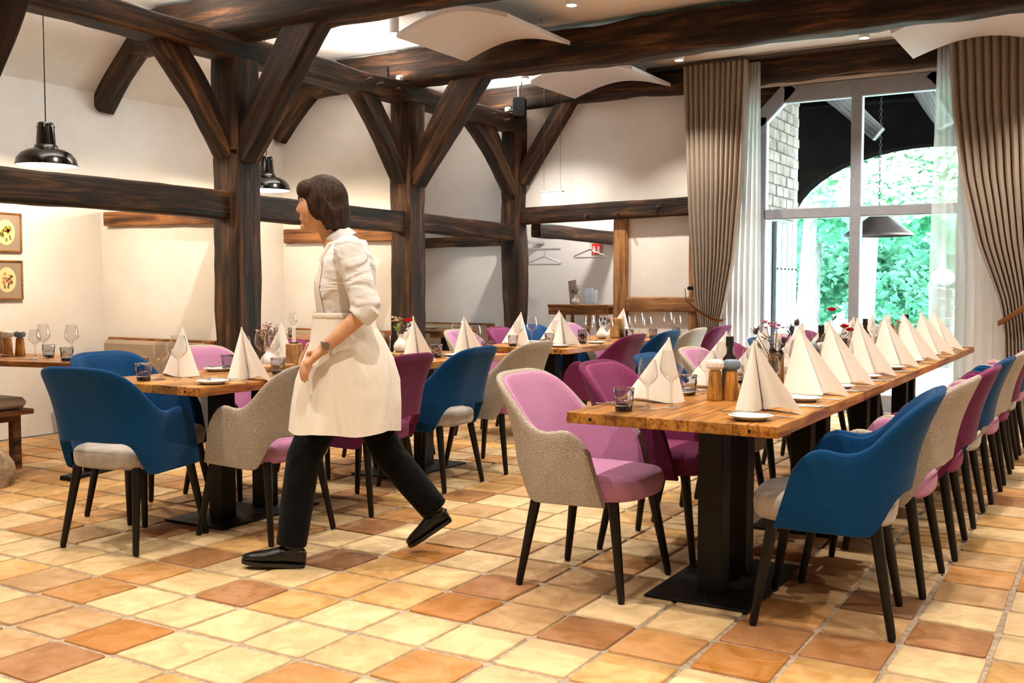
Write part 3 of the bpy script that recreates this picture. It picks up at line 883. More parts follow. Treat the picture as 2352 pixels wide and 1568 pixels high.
# ================================================================== CEILING FITTINGS AND LAMPS
m_white = M_plain('white_lacquer', lin(236, 236, 238), .4)
m_lens = M_emit('lamp_lens', (1, .88, .7, 1), 25.0)
sx_ = [-5.34, -3.65, -1.96, -.27, 1.42]; sy = [9.2, 7.0, 4.8, 2.6, .4]
cyl = MB().lathe([(0, .155), (.045, .155), (.045, 0), (.040, 0), (.040, .02), (0, .02)], 24).mesh('housing'); cyl.materials.append(m_white)
lens = MB().lathe([(0, .012), (.038, .012), (.038, .018), (0, .018)], 24).mesh('lens'); lens.materials.append(m_lens)
rowname = ['gable wall', 'long cross beam', 'thickest post', 'camera', 'entrance']
colname = ['wall plate', 'aisle tables', 'long table', 'open floor', 'side wall']
for i, x in enumerate(sx_):
    for j, y in enumerate(sy):
        s = thing('ceiling_spotlight', 'white cylinder ceiling spotlight in the row by the %s, above the %s' % (rowname[j], colname[i]), 'spotlight', (x, y, ZC - .15), 0, 'cylinder ceiling spotlights')
        obj('housing', cyl, None, s); obj('lens', lens, None, s)
        L = bpy.data.lights.new('spot_beam', 'SPOT'); L.energy = SPOT_W; L.color = SPOT_COL; L.spot_size = R(112); L.spot_blend = .55; L.shadow_soft_size = .03
        lo = bpy.data.objects.new('spot_beam', L); C.objects.link(lo); lo.parent = s; lo.location = (0, 0, -.004)

m_panel = M_noise('acoustic_felt', lin(226, 222, 226), lin(230, 226, 230), 60, .95, .1, 200, spec=.1)
def panel(x0, x1, ya, yb, zb, rise, label):
    p = thing('acoustic_panel', label, 'acoustic panel', ((x0 + x1) / 2, (ya + yb) / 2, zb), 0, 'curved acoustic panels')
    w, d = x1 - x0, yb - ya; n = 20
    top, bot = [], []
    for k in range(n + 1):
        u = k / n; x = -w / 2 + w * u; z = rise * math.sin(PI * u) + .02 * (u - .5)
        top.append((x, z + .035)); bot.append((x, z))
    mb = MB()
    loop = bot + top[::-1]
    mb.grid([[(a, -d / 2, c) for a, c in loop], [(a, d / 2, c) for a, c in loop]], wrapv=True)
    m2 = len(bot)
    for yy, fl in ((-d / 2, 0), (d / 2, 1)):
        mb.grid([[(a, yy, c) for a, c in bot], [(a, yy, c) for a, c in top]])
    mb.build('panel', m_panel, p, smooth=25, merge=True)
    for sx in (-.32, .32):
        for sy__ in (-.38, .38):
            z = rise * math.sin(PI * (sx / w + .5)) + .03
            MB().tube([(sx, sy__, z), (sx, sy__, ZC - zb)], .0025, 5).build('wire', m_steel, p)
            MB().lathe([(0, 0), (.008, 0), (.008, .03), (0, .03)], 8, (sx, sy__, ZC - zb - .03)).build('wire_anchor', m_steel, p)
panel(-5.16, -4.10, 6.80, 7.84, 3.265, .12, 'large white curved acoustic panel hanging before the long cross beam')
panel(-5.16, -4.05, 9.02, 9.98, 3.265, .12, 'white curved acoustic panel hanging near the gable wall and speaker')
panel(-1.66, -.58, 8.75, 9.8, 3.265, .12, 'white curved acoustic panel partly cut off above the swept drape')
panel(-1.66, -.58, 6.5, 7.55, 3.265, .12, 'white curved acoustic panel outside the view over the long table')

# pendants
m_enamel = M_noise('black_enamel', lin(16, 15, 15), lin(20, 19, 19), 5, .18, spec=.6)
m_inner = M_plain('white_enamel', lin(250, 246, 240), .4)
m_bulb = M_emit('bulb', (1, .86, .66, 1), 60.0)
for k, (x, y) in enumerate([(-6.8, 4.73), (-6.8, 6.98)]):
    p = thing('pendant_lamp', ['black enamel factory pendant lamp above the long rail, nearest', 'black enamel pendant lamp partly hidden by the thickest post'][k], 'lamp', (x, y, 2.10), 0, 'black enamel pendants')
    MB().lathe([(.212, 0), (.216, .004), (.205, .05), (.175, .09), (.13, .115), (.085, .125), (.078, .15), (.068, .155), (.058, .30), (.05, .315), (0, .318)], 48).build('shade', m_enamel, p, smooth=50)
    MB().lathe([(.209, .003), (.199, .045), (.17, .082), (.12, .105), (.05, .115), (0, .115)], 48).build('reflector', m_inner, p, smooth=60)
    MB().ell((0, 0, .05), (.04, .04, .045)).build('bulb', m_bulb, p, smooth=180)
    sc_ = MB().ell((0, 0, 0), (.006, .006, .006), 8, 5).mesh('vent_stud'); sc_.materials.append(m_steel)
    for q in range(8): obj('vent_stud', sc_, None, p, (.061 * math.cos(q * PI / 4), .061 * math.sin(q * PI / 4), .285))
    MB().tube([(0, 0, .315), (0, 0, ZC - 2.10 - (.1 if x < -6.9 else 0))], .004, 6).build('cord', m_blackmetal, p)
    L = bpy.data.lights.new('pendant_light', 'POINT'); L.energy = PEND_W; L.color = (1, .80, .56); L.shadow_soft_size = .05
    lo = bpy.data.objects.new('pendant_light', L); C.objects.link(lo); lo.parent = p; lo.location = (0, 0, -.01)

# light strips lying on top of the wall plate
m_led = M_emit('led', (1, .90, .78, 1), LED_E)
for k, (ya, yb) in enumerate([(3.8, 5.5), (6.1, 7.75), (8.35, 9.9)]):
    tag(MB().box((0, 0, 0), (.03, yb - ya, .012)).build('light_strip', m_led, None, (-6.08, (ya + yb) / 2, 3.185), smooth=0), 'light strip lying on the wall plate, ' + ['foremost bay', 'between thickest and second post', 'between second and corner post'][k], 'light strip', 'light strips on the wall plate')
for ya, yb in ((3.8, 5.5), (6.1, 7.75), (8.35, 9.9)):
    L = bpy.data.lights.new('strip_light', 'AREA'); L.shape = 'RECTANGLE'; L.size = .03; L.size_y = yb - ya; L.energy = 22; L.color = (1, .93, .84)
    lo = bpy.data.objects.new('strip_light', L); C.objects.link(lo); lo.location = (-6.08, (ya + yb) / 2, 3.197); lo.rotation_euler = (PI, 0, 0)
for k, (y, nm) in enumerate([(7.86, 'second post'), (9.85, 'corner post')]):
    u = thing('uplight', 'small uplight box on the wall plate above the %s' % nm, 'uplight', (-5.93, y, 3.165), 0, 'small uplights')
    MB().box((0, 0, .02), (.06, .05, .04), .006).build('housing', m_white, u)
    MB().box((0, 0, .043), (.045, .035, .006)).build('lens', M_emit('uplight_lens', (1, .85, .6, 1), 30), u)
tag(MB().tube([(-5.86, 9.75, 3.17), (-5.8, 9.8, 3.16), (-5.76, 9.8, 3.2), (-5.80, 9.85, 3.42), (-5.82, 9.9, 3.5)], .006, 7).build('white_cable', m_white), 'white cable bending from ceiling down to the wall plate', 'cable')

# loudspeaker
sp = thing('loudspeaker', 'black wall loudspeaker hung at the corner post top', 'speaker', (-5.78, 9.85, 3.08), R(25))
MB().box((0, 0, .115), (.155, .13, .23), .03).build('cabinet', m_blackmetal, sp)
MB().box((0, -.068, .115), (.135, .012, .205), .005).build('grille', M_noise('grille_cloth', lin(12, 12, 12), lin(30, 30, 30), 300, .9), sp)
MB().box((0, -.076, .09), (.014, .004, .014)).build('badge', m_steel, sp)
MB().tube([(0, .05, .22), (0, .08, .3), (.02, .08, .42)], .005, 6).build('bracket', m_blackmetal, sp)

# exit sign
es = thing('exit_sign', 'glowing white exit sign box hanging on thin wires', 'sign', (-5.23, 9.6, 2.075))
MB().box((0, 0, .075), (.25, .03, .14), .006).build('light_panel', M_emit('sign_glow', (.93, .98, 1, 1), 2.2), es)
MB().box((0, 0, .15), (.26, .045, .02), .004).build('top_rail', m_white, es)
for x in (-.1, .1): MB().tube([(x, 0, .155), (x, 0, ZC - 2.075)], .002, 5).build('wire', m_steel, es)
L = bpy.data.lights.new('sign_light', 'POINT'); L.energy = 1.3; L.color = (.86, .95, 1); L.shadow_soft_size = .1
lo = bpy.data.objects.new('sign_light', L); C.objects.link(lo); lo.parent = es; lo.location = (0, .06, .08)
# alcove lamp
al = thing('alcove_lamp', 'round ceiling lamp inside the coat alcove, hidden above', 'lamp', (-5.5, 11.1, 2.62))
MB().lathe([(0, .08), (.12, .08), (.12, .0), (0, .0)], 24).build('lamp_body', M_emit('alcove_glow', (1, .95, .88, 1), 4), al)
L = bpy.data.lights.new('alcove_light', 'POINT'); L.energy = 45; L.color = (1, .95, .9); L.shadow_soft_size = .06
lo = bpy.data.objects.new('alcove_light', L); C.objects.link(lo); lo.parent = al; lo.location = (0, 0, -.05)
# ================================================================== CHAIRS
def interp(a, pts):
    for (x0, v0), (x1, v1) in zip(pts, pts[1:]):
        if a <= x1:
            u = (a - x0) / (x1 - x0); u = min(1, max(0, u))
            return v0 + (v1 - v0) * u
    return pts[-1][1]
LH = .545
ZT = [(0, .850), (.10, .849), (.14, .842), (.17, .828), (.20, .800), (.23, .762), (.26, .720), (.29, .682), (.32, .655), (.35, .640), (.38, .634), (.41, .636), (.445, .643), (.475, .645), (.505, .635), (.527, .610), (LH, .565)]
ZB = [(0, .515), (.165, .515), (.19, .508), (.21, .490), (.23, .455), (.255, .405), (.28, .372), (.31, .360), (LH, .370)]
def shell_pt(s, z, off):
    a = abs(s); sg = 1 if s >= 0 else -1
    if a < .10: p = (a, -.265); n = (0, -1)
    elif a < .367:
        t = (a - .10) / .17; p = (.10 + .17 * math.sin(t), -.095 - .17 * math.cos(t)); n = (math.sin(t), -math.cos(t))
    else: p = (.27, -.095 + (a - .367)); n = (1, 0)
    wb = max(0, -n[1])
    k = (.30 * wb + .05 * (1 - wb)) * (z - .45) if z > .45 else (.22 * wb + .12 * (1 - wb)) * (z - .45)
    k += .018 * wb * math.sin(min(1, max(0, (z - .5) / .35)) * PI) * -1
    o = k + off
    y = p[1] + n[1] * o + (.64 - z) * .30 * min(1, max(0, (a - .34) / .19))
    return (sg * (p[0] + n[0] * o), y, z)
def slab(o0, o1, zt, zb, cols=67, rows=9, rim=.012, s1=LH):
    mb = MB(); G = []
    for i in range(cols):
        u = -1 + 2 * i / (cols - 1); s = s1 * u
        a = abs(s); t, b = zt(a), zb(a); mid = (o0 + o1) / 2
        ring = [shell_pt(s, b + (t - b) * j / rows, o0) for j in range(rows + 1)]
        ring.append(shell_pt(s, t + rim * .75, o0 + (mid - o0) * .45)); ring.append(shell_pt(s, t + rim, mid)); ring.append(shell_pt(s, t + rim * .75, o1 + (mid - o1) * .45))
        ring += [shell_pt(s, b + (t - b) * j / rows, o1) for j in range(rows, -1, -1)]
        ring.append(shell_pt(s, b - rim * .5, mid))
        G.append(ring)
    mb.grid(G, wrapv=True)
    n = len(G[0]); N0 = len(mb.v)
    mb.f.append(tuple(range(n))); mb.f.append(tuple(reversed(range(N0 - n, N0))))
    return mb
shell_me = slab(0, -.030, lambda a: interp(a, ZT), lambda a: interp(a, ZB)).mesh('shell', 60)
lin_me = slab(-.027, -.046, lambda a: interp(a, ZT) - .008, lambda a: max(interp(a, ZB), .44), rows=8, rim=.008, s1=LH - .006).mesh('lining', 60)
def seat_mesh():
    mb = MB(); rings = []
    for z, k in ((.378, .90), (.383, .965), (.40, .99), (.435, 1.0), (.455, .985), (.468, .94), (.476, .80), (.480, .5)):
        ring = []
        for i in range(40):
            t = 2 * PI * i / 40; c, s_ = math.cos(t), math.sin(t)
            e = 2 / 3.0
            x = .238 * math.copysign(abs(c) ** e, c); y = .252 * math.copysign(abs(s_) ** e, s_)
            if y > 0: x *= 1 + .04 * y / .245
            ring.append((x * k, (y * k) + .018, z))
        rings.append(ring)
    mb.grid(rings, wrapv=True)
    n = len(mb.v); mb.f.append(tuple(range(40))); mb.f.append(tuple(reversed(range(n - 40, n))))
    return mb.mesh('seat', 60)
seat_me = seat_mesh()
leg_me = {}
for nm, (a, b) in dict(fl=((-.185, .175), (-.235, .235)), fr=((.185, .175), (.235, .235)), rl=((-.17, -.17), (-.212, -.232)), rr=((.17, -.17), (.212, -.232))).items():
    leg_me[nm] = MB().tube([(a[0], a[1], .385), (b[0], b[1], .012), (b[0], b[1], 0)], [.0225, .0145, .012], 12).mesh('leg', 50)
    leg_me[nm].materials.append(m_leg)
VAR = dict(blue=(m_blue, m_blue, m_beige), grey=(m_weave, m_pink, m_pink), plum=(m_plum, m_plumseat, m_plumseat))  # plum lining takes the lighter seat felt, painting in the light on it
PROTO = {}
def make_chair(var, loc, rz, label, group):
    if var not in PROTO:
        t = thing('dining_chair', label, 'chair', loc, rz, group)
        for nm, me, mm in (('shell', shell_me, 0), ('backrest_lining', lin_me, 1), ('seat', seat_me, 2)):
            q = me.copy(); q.materials.append(VAR[var][mm]); obj(nm, q, None, t)
        for k in ('fl', 'fr', 'rl', 'rr'): obj('leg', leg_me[k], None, t)
        PROTO[var] = t
        return t
    return dup(PROTO[var], loc, rz, label, group)
COLN = dict(blue='blue upholstered armchair with beige seat', grey='grey woven armchair with pink lining', plum='plum felt armchair')
ORD = ['first', 'second', 'third', 'fourth', 'fifth', 'sixth', 'seventh', 'eighth']
def jit(seed, a=.05): return random.Random(seed).uniform(-a, a)
LR = [(-.90, 3.805, .10, 'blue'), (-.86, 4.40, 0, 'grey'), (-.84, 5.05, 0, 'plum'), (-.84, 5.76, .02, 'blue'), (-.82, 6.43, 0, 'grey'), (-.82, 7.08, 0, 'plum'), (-.83, 7.72, 0, 'blue'), (-.83, 8.36, 0, 'grey')]
for k, (x, y, r, v) in enumerate(LR):
    make_chair(v, (x, y, 0), PI / 2 + r + jit(k, .03), '%s, %s from the near end, open side of long table' % (COLN[v], ORD[k]), 'chairs at the long table')
LL = [(-1.85, 3.76, 0, 'grey'), (-1.81, 4.43, 0, 'plum'), (-1.82, 5.08, 0, 'blue'), (-1.83, 5.73, 0, 'grey'), (-1.84, 6.40, 0, 'plum'), (-1.84, 7.05, 0, 'blue'), (-1.85, 7.72, 0, 'grey'), (-1.85, 8.36, 0, 'plum')]
for k, (x, y, r, v) in enumerate(LL):
    make_chair(v, (x, y, 0), -PI / 2 + r + jit(50 + k, .03), '%s, %s from the near end, posts side of long table' % (COLN[v], ORD[k]), 'chairs at the long table')
T1C = [(-4.045, 3.235, .17, 'blue', 'blue upholstered armchair at the head of the near aisle table'),
       (-3.61, 3.69, PI / 2, 'grey', 'grey woven armchair half hidden by the walking woman'),
       (-3.60, 4.41, PI / 2, 'plum', 'plum armchair whose back emerges behind the apron of the woman'),
       (-4.45, 3.66, -PI / 2, 'blue', 'blue armchair facing out from behind the near aisle table'),
       (-4.46, 4.33, -PI / 2, 'grey', 'grey armchair with pink lining behind the near aisle table, by the post'),
       (-3.63, 5.12, PI / 2, 'blue', 'blue armchair with beige seat at the middle aisle table'),
       (-3.62, 5.82, PI / 2, 'grey', 'grey woven armchair with pink seat at the middle aisle table'),
       (-4.50, 5.13, -PI / 2, 'plum', 'plum armchair behind the middle aisle table, nearer the woman'),
       (-4.50, 5.80, -PI / 2, 'plum', 'plum armchair behind the middle aisle table, farther along'),
       (-3.50, 7.10, PI / 2, 'plum', 'plum armchair with curved arm at the far aisle table corner'),
       (-3.50, 7.82, PI / 2, 'blue', 'blue armchair at the join of the far aisle tables'),
       (-3.50, 8.45, PI / 2, 'grey', 'grey armchair before the draped curtain, far aisle table'),
       (-3.50, 9.10, PI / 2, 'plum', 'plum armchair nearest the curtain at the far aisle table'),
       (-4.42, 7.10, -PI / 2, 'grey', 'pink lined armchair behind the far aisle table, nearest'),
       (-4.42, 7.75, -PI / 2, 'plum', 'plum armchair behind the far aisle table beside tall napkin'),
       (-4.42, 8.38, -PI / 2, 'blue', 'small blue armchair behind the far aisle table'),
       (-4.42, 9.05, -PI / 2, 'grey', 'pink lined armchair behind the far aisle table, beside the flowers')]
for k, (x, y, r, v, l) in enumerate(T1C):
    make_chair(v, (x, y, 0), r + jit(90 + k, .03) * (k > 0), l, 'chairs at the aisle tables')

# ================================================================== TABLES
plank_me = MB().box((0, 0, 0), (.1588, 1.316, .042), .0025).mesh('plank', 0); plank_me.materials.append(m_table)
col_me = MB().box((0, 0, .355), (.10, .10, .69), .004).mesh('column', 0); col_me.materials.append(m_blackmetal)
base_me = MB().box((0, 0, .006), (.42, .72, .012), .003).mesh('base_plate', 0); base_me.materials.append(m_blackmetal)
head_me = MB().box((0, 0, .698), (.5, .8, .016), .003).mesh('top_plate', 0); head_me.materials.append(m_blackmetal)
dowel_me = MB().lathe([(0, 0), (.006, 0), (.006, .002), (0, .002)], 10).mesh('bolt_hole'); dowel_me.materials.append(m_blackmetal)
def table(x, y, label, rz=0, z=0):
    t = thing('dining_table', label, 'table', (x, y, z), rz, 'oak plank tables')
    for k in range(5): obj('plank', plank_me, None, t, (-.32 + k * .16, 0, .729))
    for s in (-1, 1): obj('column', col_me, None, t, (0, s * .155, 0))
    obj('base_plate', base_me, None, t); obj('top_plate', head_me, None, t)
    for s in (-.30, .30): obj('bolt_hole', dowel_me, None, t, (s, -.6585, .727), (R(90), 0, 0))
    return t
LX = -1.368
for k in range(4): table(LX, 4.016 + 1.32 * k, 'oak plank table on black pedestal, %s of the four forming the long row' % ['nearest', 'second', 'third', 'farthest'][k])
table(-4.03, 3.94, 'near aisle oak table with blue chairs, beside the walking woman')
table(-4.05, 5.46, 'middle aisle oak table with red rose vase')
table(-3.96, 7.43, 'far aisle oak table under the coat alcove, nearer half')
table(-3.93, 8.78, 'far aisle oak table by the curtain, farther half')

# bay tables (wooden trestle) and benches
def bay_table(x, y, w, d, rz, label, m=m_table):
    t = thing('bay_table', label, 'table', (x, y, 0), rz, 'bay tables')
    n = 5
    for k in range(n): MB().box((0, -d / 2 + d * (k + .5) / n, .732), (w, d / n - .002, .036), .006).build('plank', m_table2, t, smooth=0)
    for s in (-1, 1):
        MB().box((s * (w / 2 - .22), 0, .69), (.09, d - .12, .05), .006).build('cross_bar', m_oaknew, t)
        MB().box((s * (w / 2 - .22), 0, .345), (.07, .09, .66), .006).build('leg', m_blackmetal, t)
        MB().box((s * (w / 2 - .22), 0, .015), (.09, d - .14, .03), .006).build('foot', m_blackmetal, t)
m_table2 = M_wood('bay_table_oak', lin(96, 54, 20), lin(150, 96, 42), lin(186, 128, 66), 1.6, .4, .12, axis=0)
bay_table(-6.30, 4.12, 1.65, .62, R(12), 'brown bay table against the outer wall, holding two upturned glass pairs')
bay_table(-6.75, 7.25, 1.2, .7, 0, 'brown bay table behind the walking woman')
bay_table(-6.75, 9.25, 1.2, .6, 0, 'dark bay table by the gable wall with one plate')
m_cush = M_cloth('bench_cloth', lin(168, 146, 124), lin(150, 128, 106), 180, bump=.1)
m_leather = M_noise('bench_leather', lin(190, 164, 134), lin(204, 180, 150), 5, .55, .1, 30)
def slat_bench(x0, x1, y, label):
    t = thing('slatted_bench', label, 'bench', ((x0 + x1) / 2, y, 0), 0, 'slatted wall benches')
    w = x1 - x0
    MB().box((0, .0, .765), (w, .03, .045), .004).build('top_rail', m_oakbrown, t)
    MB().box((0, .0, .58), (w, .03, .06), .004).build('lower_rail', m_oakbrown, t)
    n = int(w / .17)
    for k in range(n): MB().box((-w / 2 + w * (k + .5) / n, -.012, .62), (.10, .02, .32), .003).build('slat', m_oakbrown, t)
    MB().box((0, -.07, .62), (w - .1, .09, .30), .03).build('back_cushion', m_cush, t)
    MB().box((0, -.26, .42), (w - .02, .46, .07), .025).build('seat_cushion', m_cush, t)
    MB().box((0, -.26, .365), (w, .48, .04), .004).build('seat_board', m_oakbrown, t)
    for s in (-1, 1):
        for q in (-.44, -.06): MB().box((s * (w / 2 - .08), q, .175), (.06, .06, .35), .004).build('leg', m_oakbrown, t)
slat_bench(-7.45, -6.16, 5.74, 'slatted wooden bench with beige back cushion beside the thickest post')
slat_bench(-7.45, -6.10, 7.96, 'slatted wooden bench behind the walking woman')
slat_bench(-7.3, -6.28, 10.12, 'slatted wooden bench with grey cushion by the gable wall')
t = thing('bench', 'wooden bench with tan leather cushion at the far edge beside the boulder', 'bench', (-6.45, 3.30, -.03), R(90))
MB().box((0, 0, .475), (1.75, .40, .075), .03).build('seat_cushion', m_leather, t, smooth=60)
MB().box((0, 0, .415), (1.80, .44, .035), .006).build('seat_board', m_oakbrown, t)
MB().box((0, 0, .375), (1.7, .3, .05), .006).build('under_rail', m_oakbrown, t)
for s in (-1, 1):
    for q in (-.12, .12): MB().box((s * .82, q, .18), (.06, .06, .36), .006).build('leg', m_oakbrown, t)

# ================================================================== TABLEWARE
def cat_(P, n):
    out = []
    for i in range(len(P) - 1):
        p0, p1, p2, p3 = P[max(i - 1, 0)], P[i], P[i + 1], P[min(i + 2, len(P) - 1)]
        for k in range(n):
            u = k / n
            out.append(tuple(.5 * (2 * b + (c - a) * u + (2 * a - 5 * b + 4 * c - d) * u * u + (3 * b - a - 3 * c + d) * u ** 3) for a, b, c, d in zip(p0, p1, p2, p3)))
    return out + [tuple(P[-1])]
def napkin_mesh(wide=False):
    H_ = .295 if wide else .262
    C_ = (.095, -.035, .010) if wide else (.036, .012, .010)
    Lw = cat_([(-.040, .030, 0), (-.058, -.02, .0), (-.050, -.075, .002), (-.005, -.115, .0), (.060, -.122, .0), (.115, -.105, .003), (.122, -.07, .008), C_] if wide else [(-.040, .030, 0), (-.052, -.012, .0), (-.047, -.055, .002), (-.020, -.088, .0), (.014, -.088, .0), (.036, -.062, .004), (.040, -.02, .008), (.036, .012, .010)], 4)
    Rw = cat_([C_, (.125, -.052, .016), (.158, -.056, .022), (.195, -.062, .012), (.235, -.068, .0)] if wide else [(.036, .012, .010), (.058, -.012, .012), (.085, -.022, .020), (.118, -.030, .026), (.155, -.042, .024), (.190, -.053, .013), (.224, -.062, .0)], 4)
    Bw = cat_([(.235, -.068, .0) if wide else (.224, -.062, .0), (.17, -.012, .008), (.11, .022, .012), (.05, .042, .008), (.0, .048, .002), (-.040, .030, 0)], 4)
    mb = MB(); T = (0, .05, .15, .3, .5, .7, .85, .95, 1.0)
    for W_ in (Lw, Rw, Bw):
        rows = []
        for t in T:
            s_ = max(1 - t, .03)
            rows.append([(x * s_, y * s_, z * (1 - t) ** 2 + H_ * t) for x, y, z in W_])
        mb.grid(rows)
    for W_, o in ((Lw[6:], (.0008, -.0035)), (Rw, (.001, -.005))):
        rows = []
        for t in (0, .05, .10):
            rows.append([((x + o[0]) * (1 - t), (y + o[1]) * (1 - t), max(z - .007, .0) * (1 - t) ** 2 + H_ * t) for x, y, z in W_])
        mb.grid(rows)
    me = mb.mesh('napkin', 60)
    return me
nap_me = napkin_mesh(); nap_me.materials.append(m_napkin)
napw_me = napkin_mesh(True); napw_me.materials.append(m_napkin)
def wine_profile(h, rb, rr, hb):
    """h total height, rb widest bowl radius, rr rim radius, hb height of the bowl"""
    z0 = h - hb
    P = [(0, .0), (.034, .0), (.036, .002), (.02, .006), (.008, .012), (.0045, .03), (.004, z0 - .02), (.006, z0)]
    for u in np.linspace(.06, 1, 9):
        r = rb * math.sin(min(1, u / .42) * PI / 2) if u < .42 else rb + (rr - rb) * ((u - .42) / .58) ** 1.6
        P.append((max(r, .008), z0 + hb * u))
    return P
red_me = MB().lathe(wine_profile(.222, .044, .032, .125), 28).mesh('wine_glass', 60); red_me.materials.append(m_glass)
wht_me = MB().lathe(wine_profile(.190, .038, .029, .105), 28).mesh('wine_glass', 60); wht_me.materials.append(m_glass)
rgt = random.Random(4)
wobs = {}
def wob(j, k):
    if j in (0, 6) or j > 6: return 1.0
    return wobs.setdefault((j, k), rgt.uniform(.95, 1.035))
tum_wall = MB().lathe([(.032, .003), (.034, .018), (.0365, .035), (.038, .052), (.0395, .068), (.0405, .080), (.041, .086), (.0375, .086), (.037, .07), (.035, .045), (.032, .022), (0, .020)], 12, wob=wob).mesh('tumbler_wall', 0); tum_wall.materials.append(m_smoke)
tum_base = MB().lathe([(0, .0005), (.0312, .0005), (.0328, .014), (.0318, .0185), (0, .0185)], 22).mesh('tumbler_base', 40); tum_base.materials.append(m_smokebase)
tum_rim = MB().tube([(.041 * math.cos(2 * PI * k / 24), .041 * math.sin(2 * PI * k / 24), .0845) for k in range(25)], .0011, 5, cap=False).mesh('rim', 60); tum_rim.materials.append(m_glass)
plate_me = MB().lathe([(0, .004), (.045, .004), (.05, .0), (.055, .004), (.074, .014), (.078, .0165), (.074, .018), (.052, .009), (0, .008)], 32).mesh('bread_plate', 60); plate_me.materials.append(m_porcelain)
def fork_mesh():
    mb = MB()
    mb.tube([(0, -.10, .003), (0, -.03, .004), (0, .035, .010), (0, .055, .007)], [(.006, .002), (.0035, .002), (.0035, .0018), (.010, .0016)], 8)
    for k in range(4): mb.tube([(-.0085 + .0057 * k, .054, .007), (-.0085 + .0057 * k, .08, .005), (-.0078 + .0052 * k, .10, .010)], [(.0019, .0013), (.0017, .0012), (.0008, .0008)], 5)
    return mb.mesh('fork', 60)
def knife_mesh():
    mb = MB()
    mb.tube([(0, -.11, .004), (0, -.02, .004), (0, 0, .004)], [(.0065, .003), (.005, .003), (.004, .002)], 8)
    mb.tube([(0, 0, .005), (.002, .02, .006), (.002, .08, .006), (-.002, .11, .006)], [(.004, .002), (.009, .0012), (.009, .001), (.002, .0006)], 8)
    return mb.mesh('knife', 60)
def spoon_mesh():
    mb = MB()
    mb.tube([(0, -.09, .003), (0, .0, .005), (0, .05, .010)], [(.005, .002), (.003, .0018), (.0035, .0016)], 8)
    mb.ell((0, .07, .006), (.016, .024, .005), 12, 7)
    return mb.mesh('spoon', 60)
fork_me, knife_me, spoon_me = fork_mesh(), knife_mesh(), spoon_mesh()
for me in (fork_me, knife_me, spoon_me): me.materials.append(m_steel)
ZT_ = .751
def put(name, me, x, y, rz, label, cat, group, z=ZT_):
    return tag(obj(name, me, None, None, (x, y, z), (0, 0, rz)), label, cat, group)
def tumbler(x, y, label, rz=0, z=ZT_):
    t = thing('tumbler', label, 'tumbler', (x, y, z), rz, 'smoked glass tumblers')
    obj('glass_wall', tum_wall, None, t); obj('thick_base', tum_base, None, t); obj('rim', tum_rim, None, t)
    return t
def place(xc, ya, s, who, full=True, tum=True, g=3, wide=False):
    """a setting; s=+1 guest sits at +x, ya = y of the napkin tip"""
    rz = 0 if s > 0 else PI
    q = random.Random(int(ya * 1000) + s)
    j = lambda a=.008: q.uniform(-a, a)
    put('napkin', napw_me if wide else nap_me, xc + s * .18 + j() - (.03 if wide else 0), ya + (.02 if wide else 0), rz + q.uniform(-.12, .12), 'white napkin folded to a standing peak at ' + who, 'napkin', 'folded napkins')
    if g & 1: put('wine_glass', wht_me, xc + s * (.165 + j()), ya + s * .27, 0, 'smaller wine glass at ' + who, 'wine glass', 'wine glasses')
    if g & 2: put('wine_glass', red_me, xc + s * (.112 + j()), ya + s * .18, 0, 'taller wine glass at ' + who, 'wine glass', 'wine glasses')
    if tum: tumbler(xc + s * (.225 if s < 0 else .13), ya + s * (.35 if s < 0 else .345), 'smoked glass tumbler at ' + who, q.uniform(0, 3))
    put('bread_plate', plate_me, xc + s * .265, ya - s * .30, 0, 'small white bread plate at ' + who, 'plate', 'bread plates')
    a = rz + PI / 2
    put('knife', knife_me, xc + s * .30, ya + s * .205, a + q.uniform(-.05, .05), 'table knife beside the napkin at ' + who, 'knife', 'table knives')
    put('fork', fork_me, xc + s * .29, ya - s * .195, a + .25 * s * 0 + q.uniform(-.08, .08), 'table fork beside the napkin at ' + who, 'fork', 'table forks')
    if full:
        put('fork', fork_me, xc + s * .245, ya - s * .285, a + .30, 'fork laid across the bread plate at ' + who, 'fork', 'plate forks', ZT_ + .018)
        put('knife', knife_me, xc + s * .28, ya + s * .165, a + q.uniform(-.05, .05), 'second knife at ' + who, 'knife', 'second knives')
RYA = [3.78, 4.46, 5.05, 5.66, 6.34, 6.95, 7.64, 8.24]
LYA = [3.84, 4.50, 5.14, 5.79, 6.45, 7.1, 7.76, 8.36]
for k in range(8):
    place(LX, RYA[k], 1, 'the %s place, open side of long table' % ORD[k], k < 5, k in (0, 2, 4), 3 if k < 6 else 2, k > 0)
    place(LX, LYA[k], -1, 'the %s place, posts side of long table' % ORD[k], k < 4, k < 6, 3 if k < 6 else 2)
# aisle tables
def put_list(tbl, L):
    for (what, x, y, r, l) in L:
        w = l + ' ' + tbl
        if what == 'nap': put('napkin', nap_me, x, y, r, 'white napkin peak ' + w, 'napkin', 'folded napkins')
        elif what == 'wg': put('wine_glass', wht_me, x, y, r, 'smaller wine glass ' + w, 'wine glass', 'wine glasses')
        elif what == 'rg': put('wine_glass', red_me, x, y, r, 'taller wine glass ' + w, 'wine glass', 'wine glasses')
        elif what == 'tu': tumbler(x, y, 'smoked tumbler ' + w, r)
        elif what == 'pl': put('bread_plate', plate_me, x, y, r, 'small white plate ' + w, 'plate', 'bread plates')
        elif what == 'fk': put('fork', fork_me, x, y, r, 'fork ' + w, 'fork', 'table forks', ZT_ + .018)
        elif what == 'kn': put('knife', knife_me, x, y, r, 'knife ' + w, 'knife', 'table knives')
        elif what == 'sp': put('spoon', spoon_me, x, y, r, 'spoon ' + w, 'spoon', 'spoons')
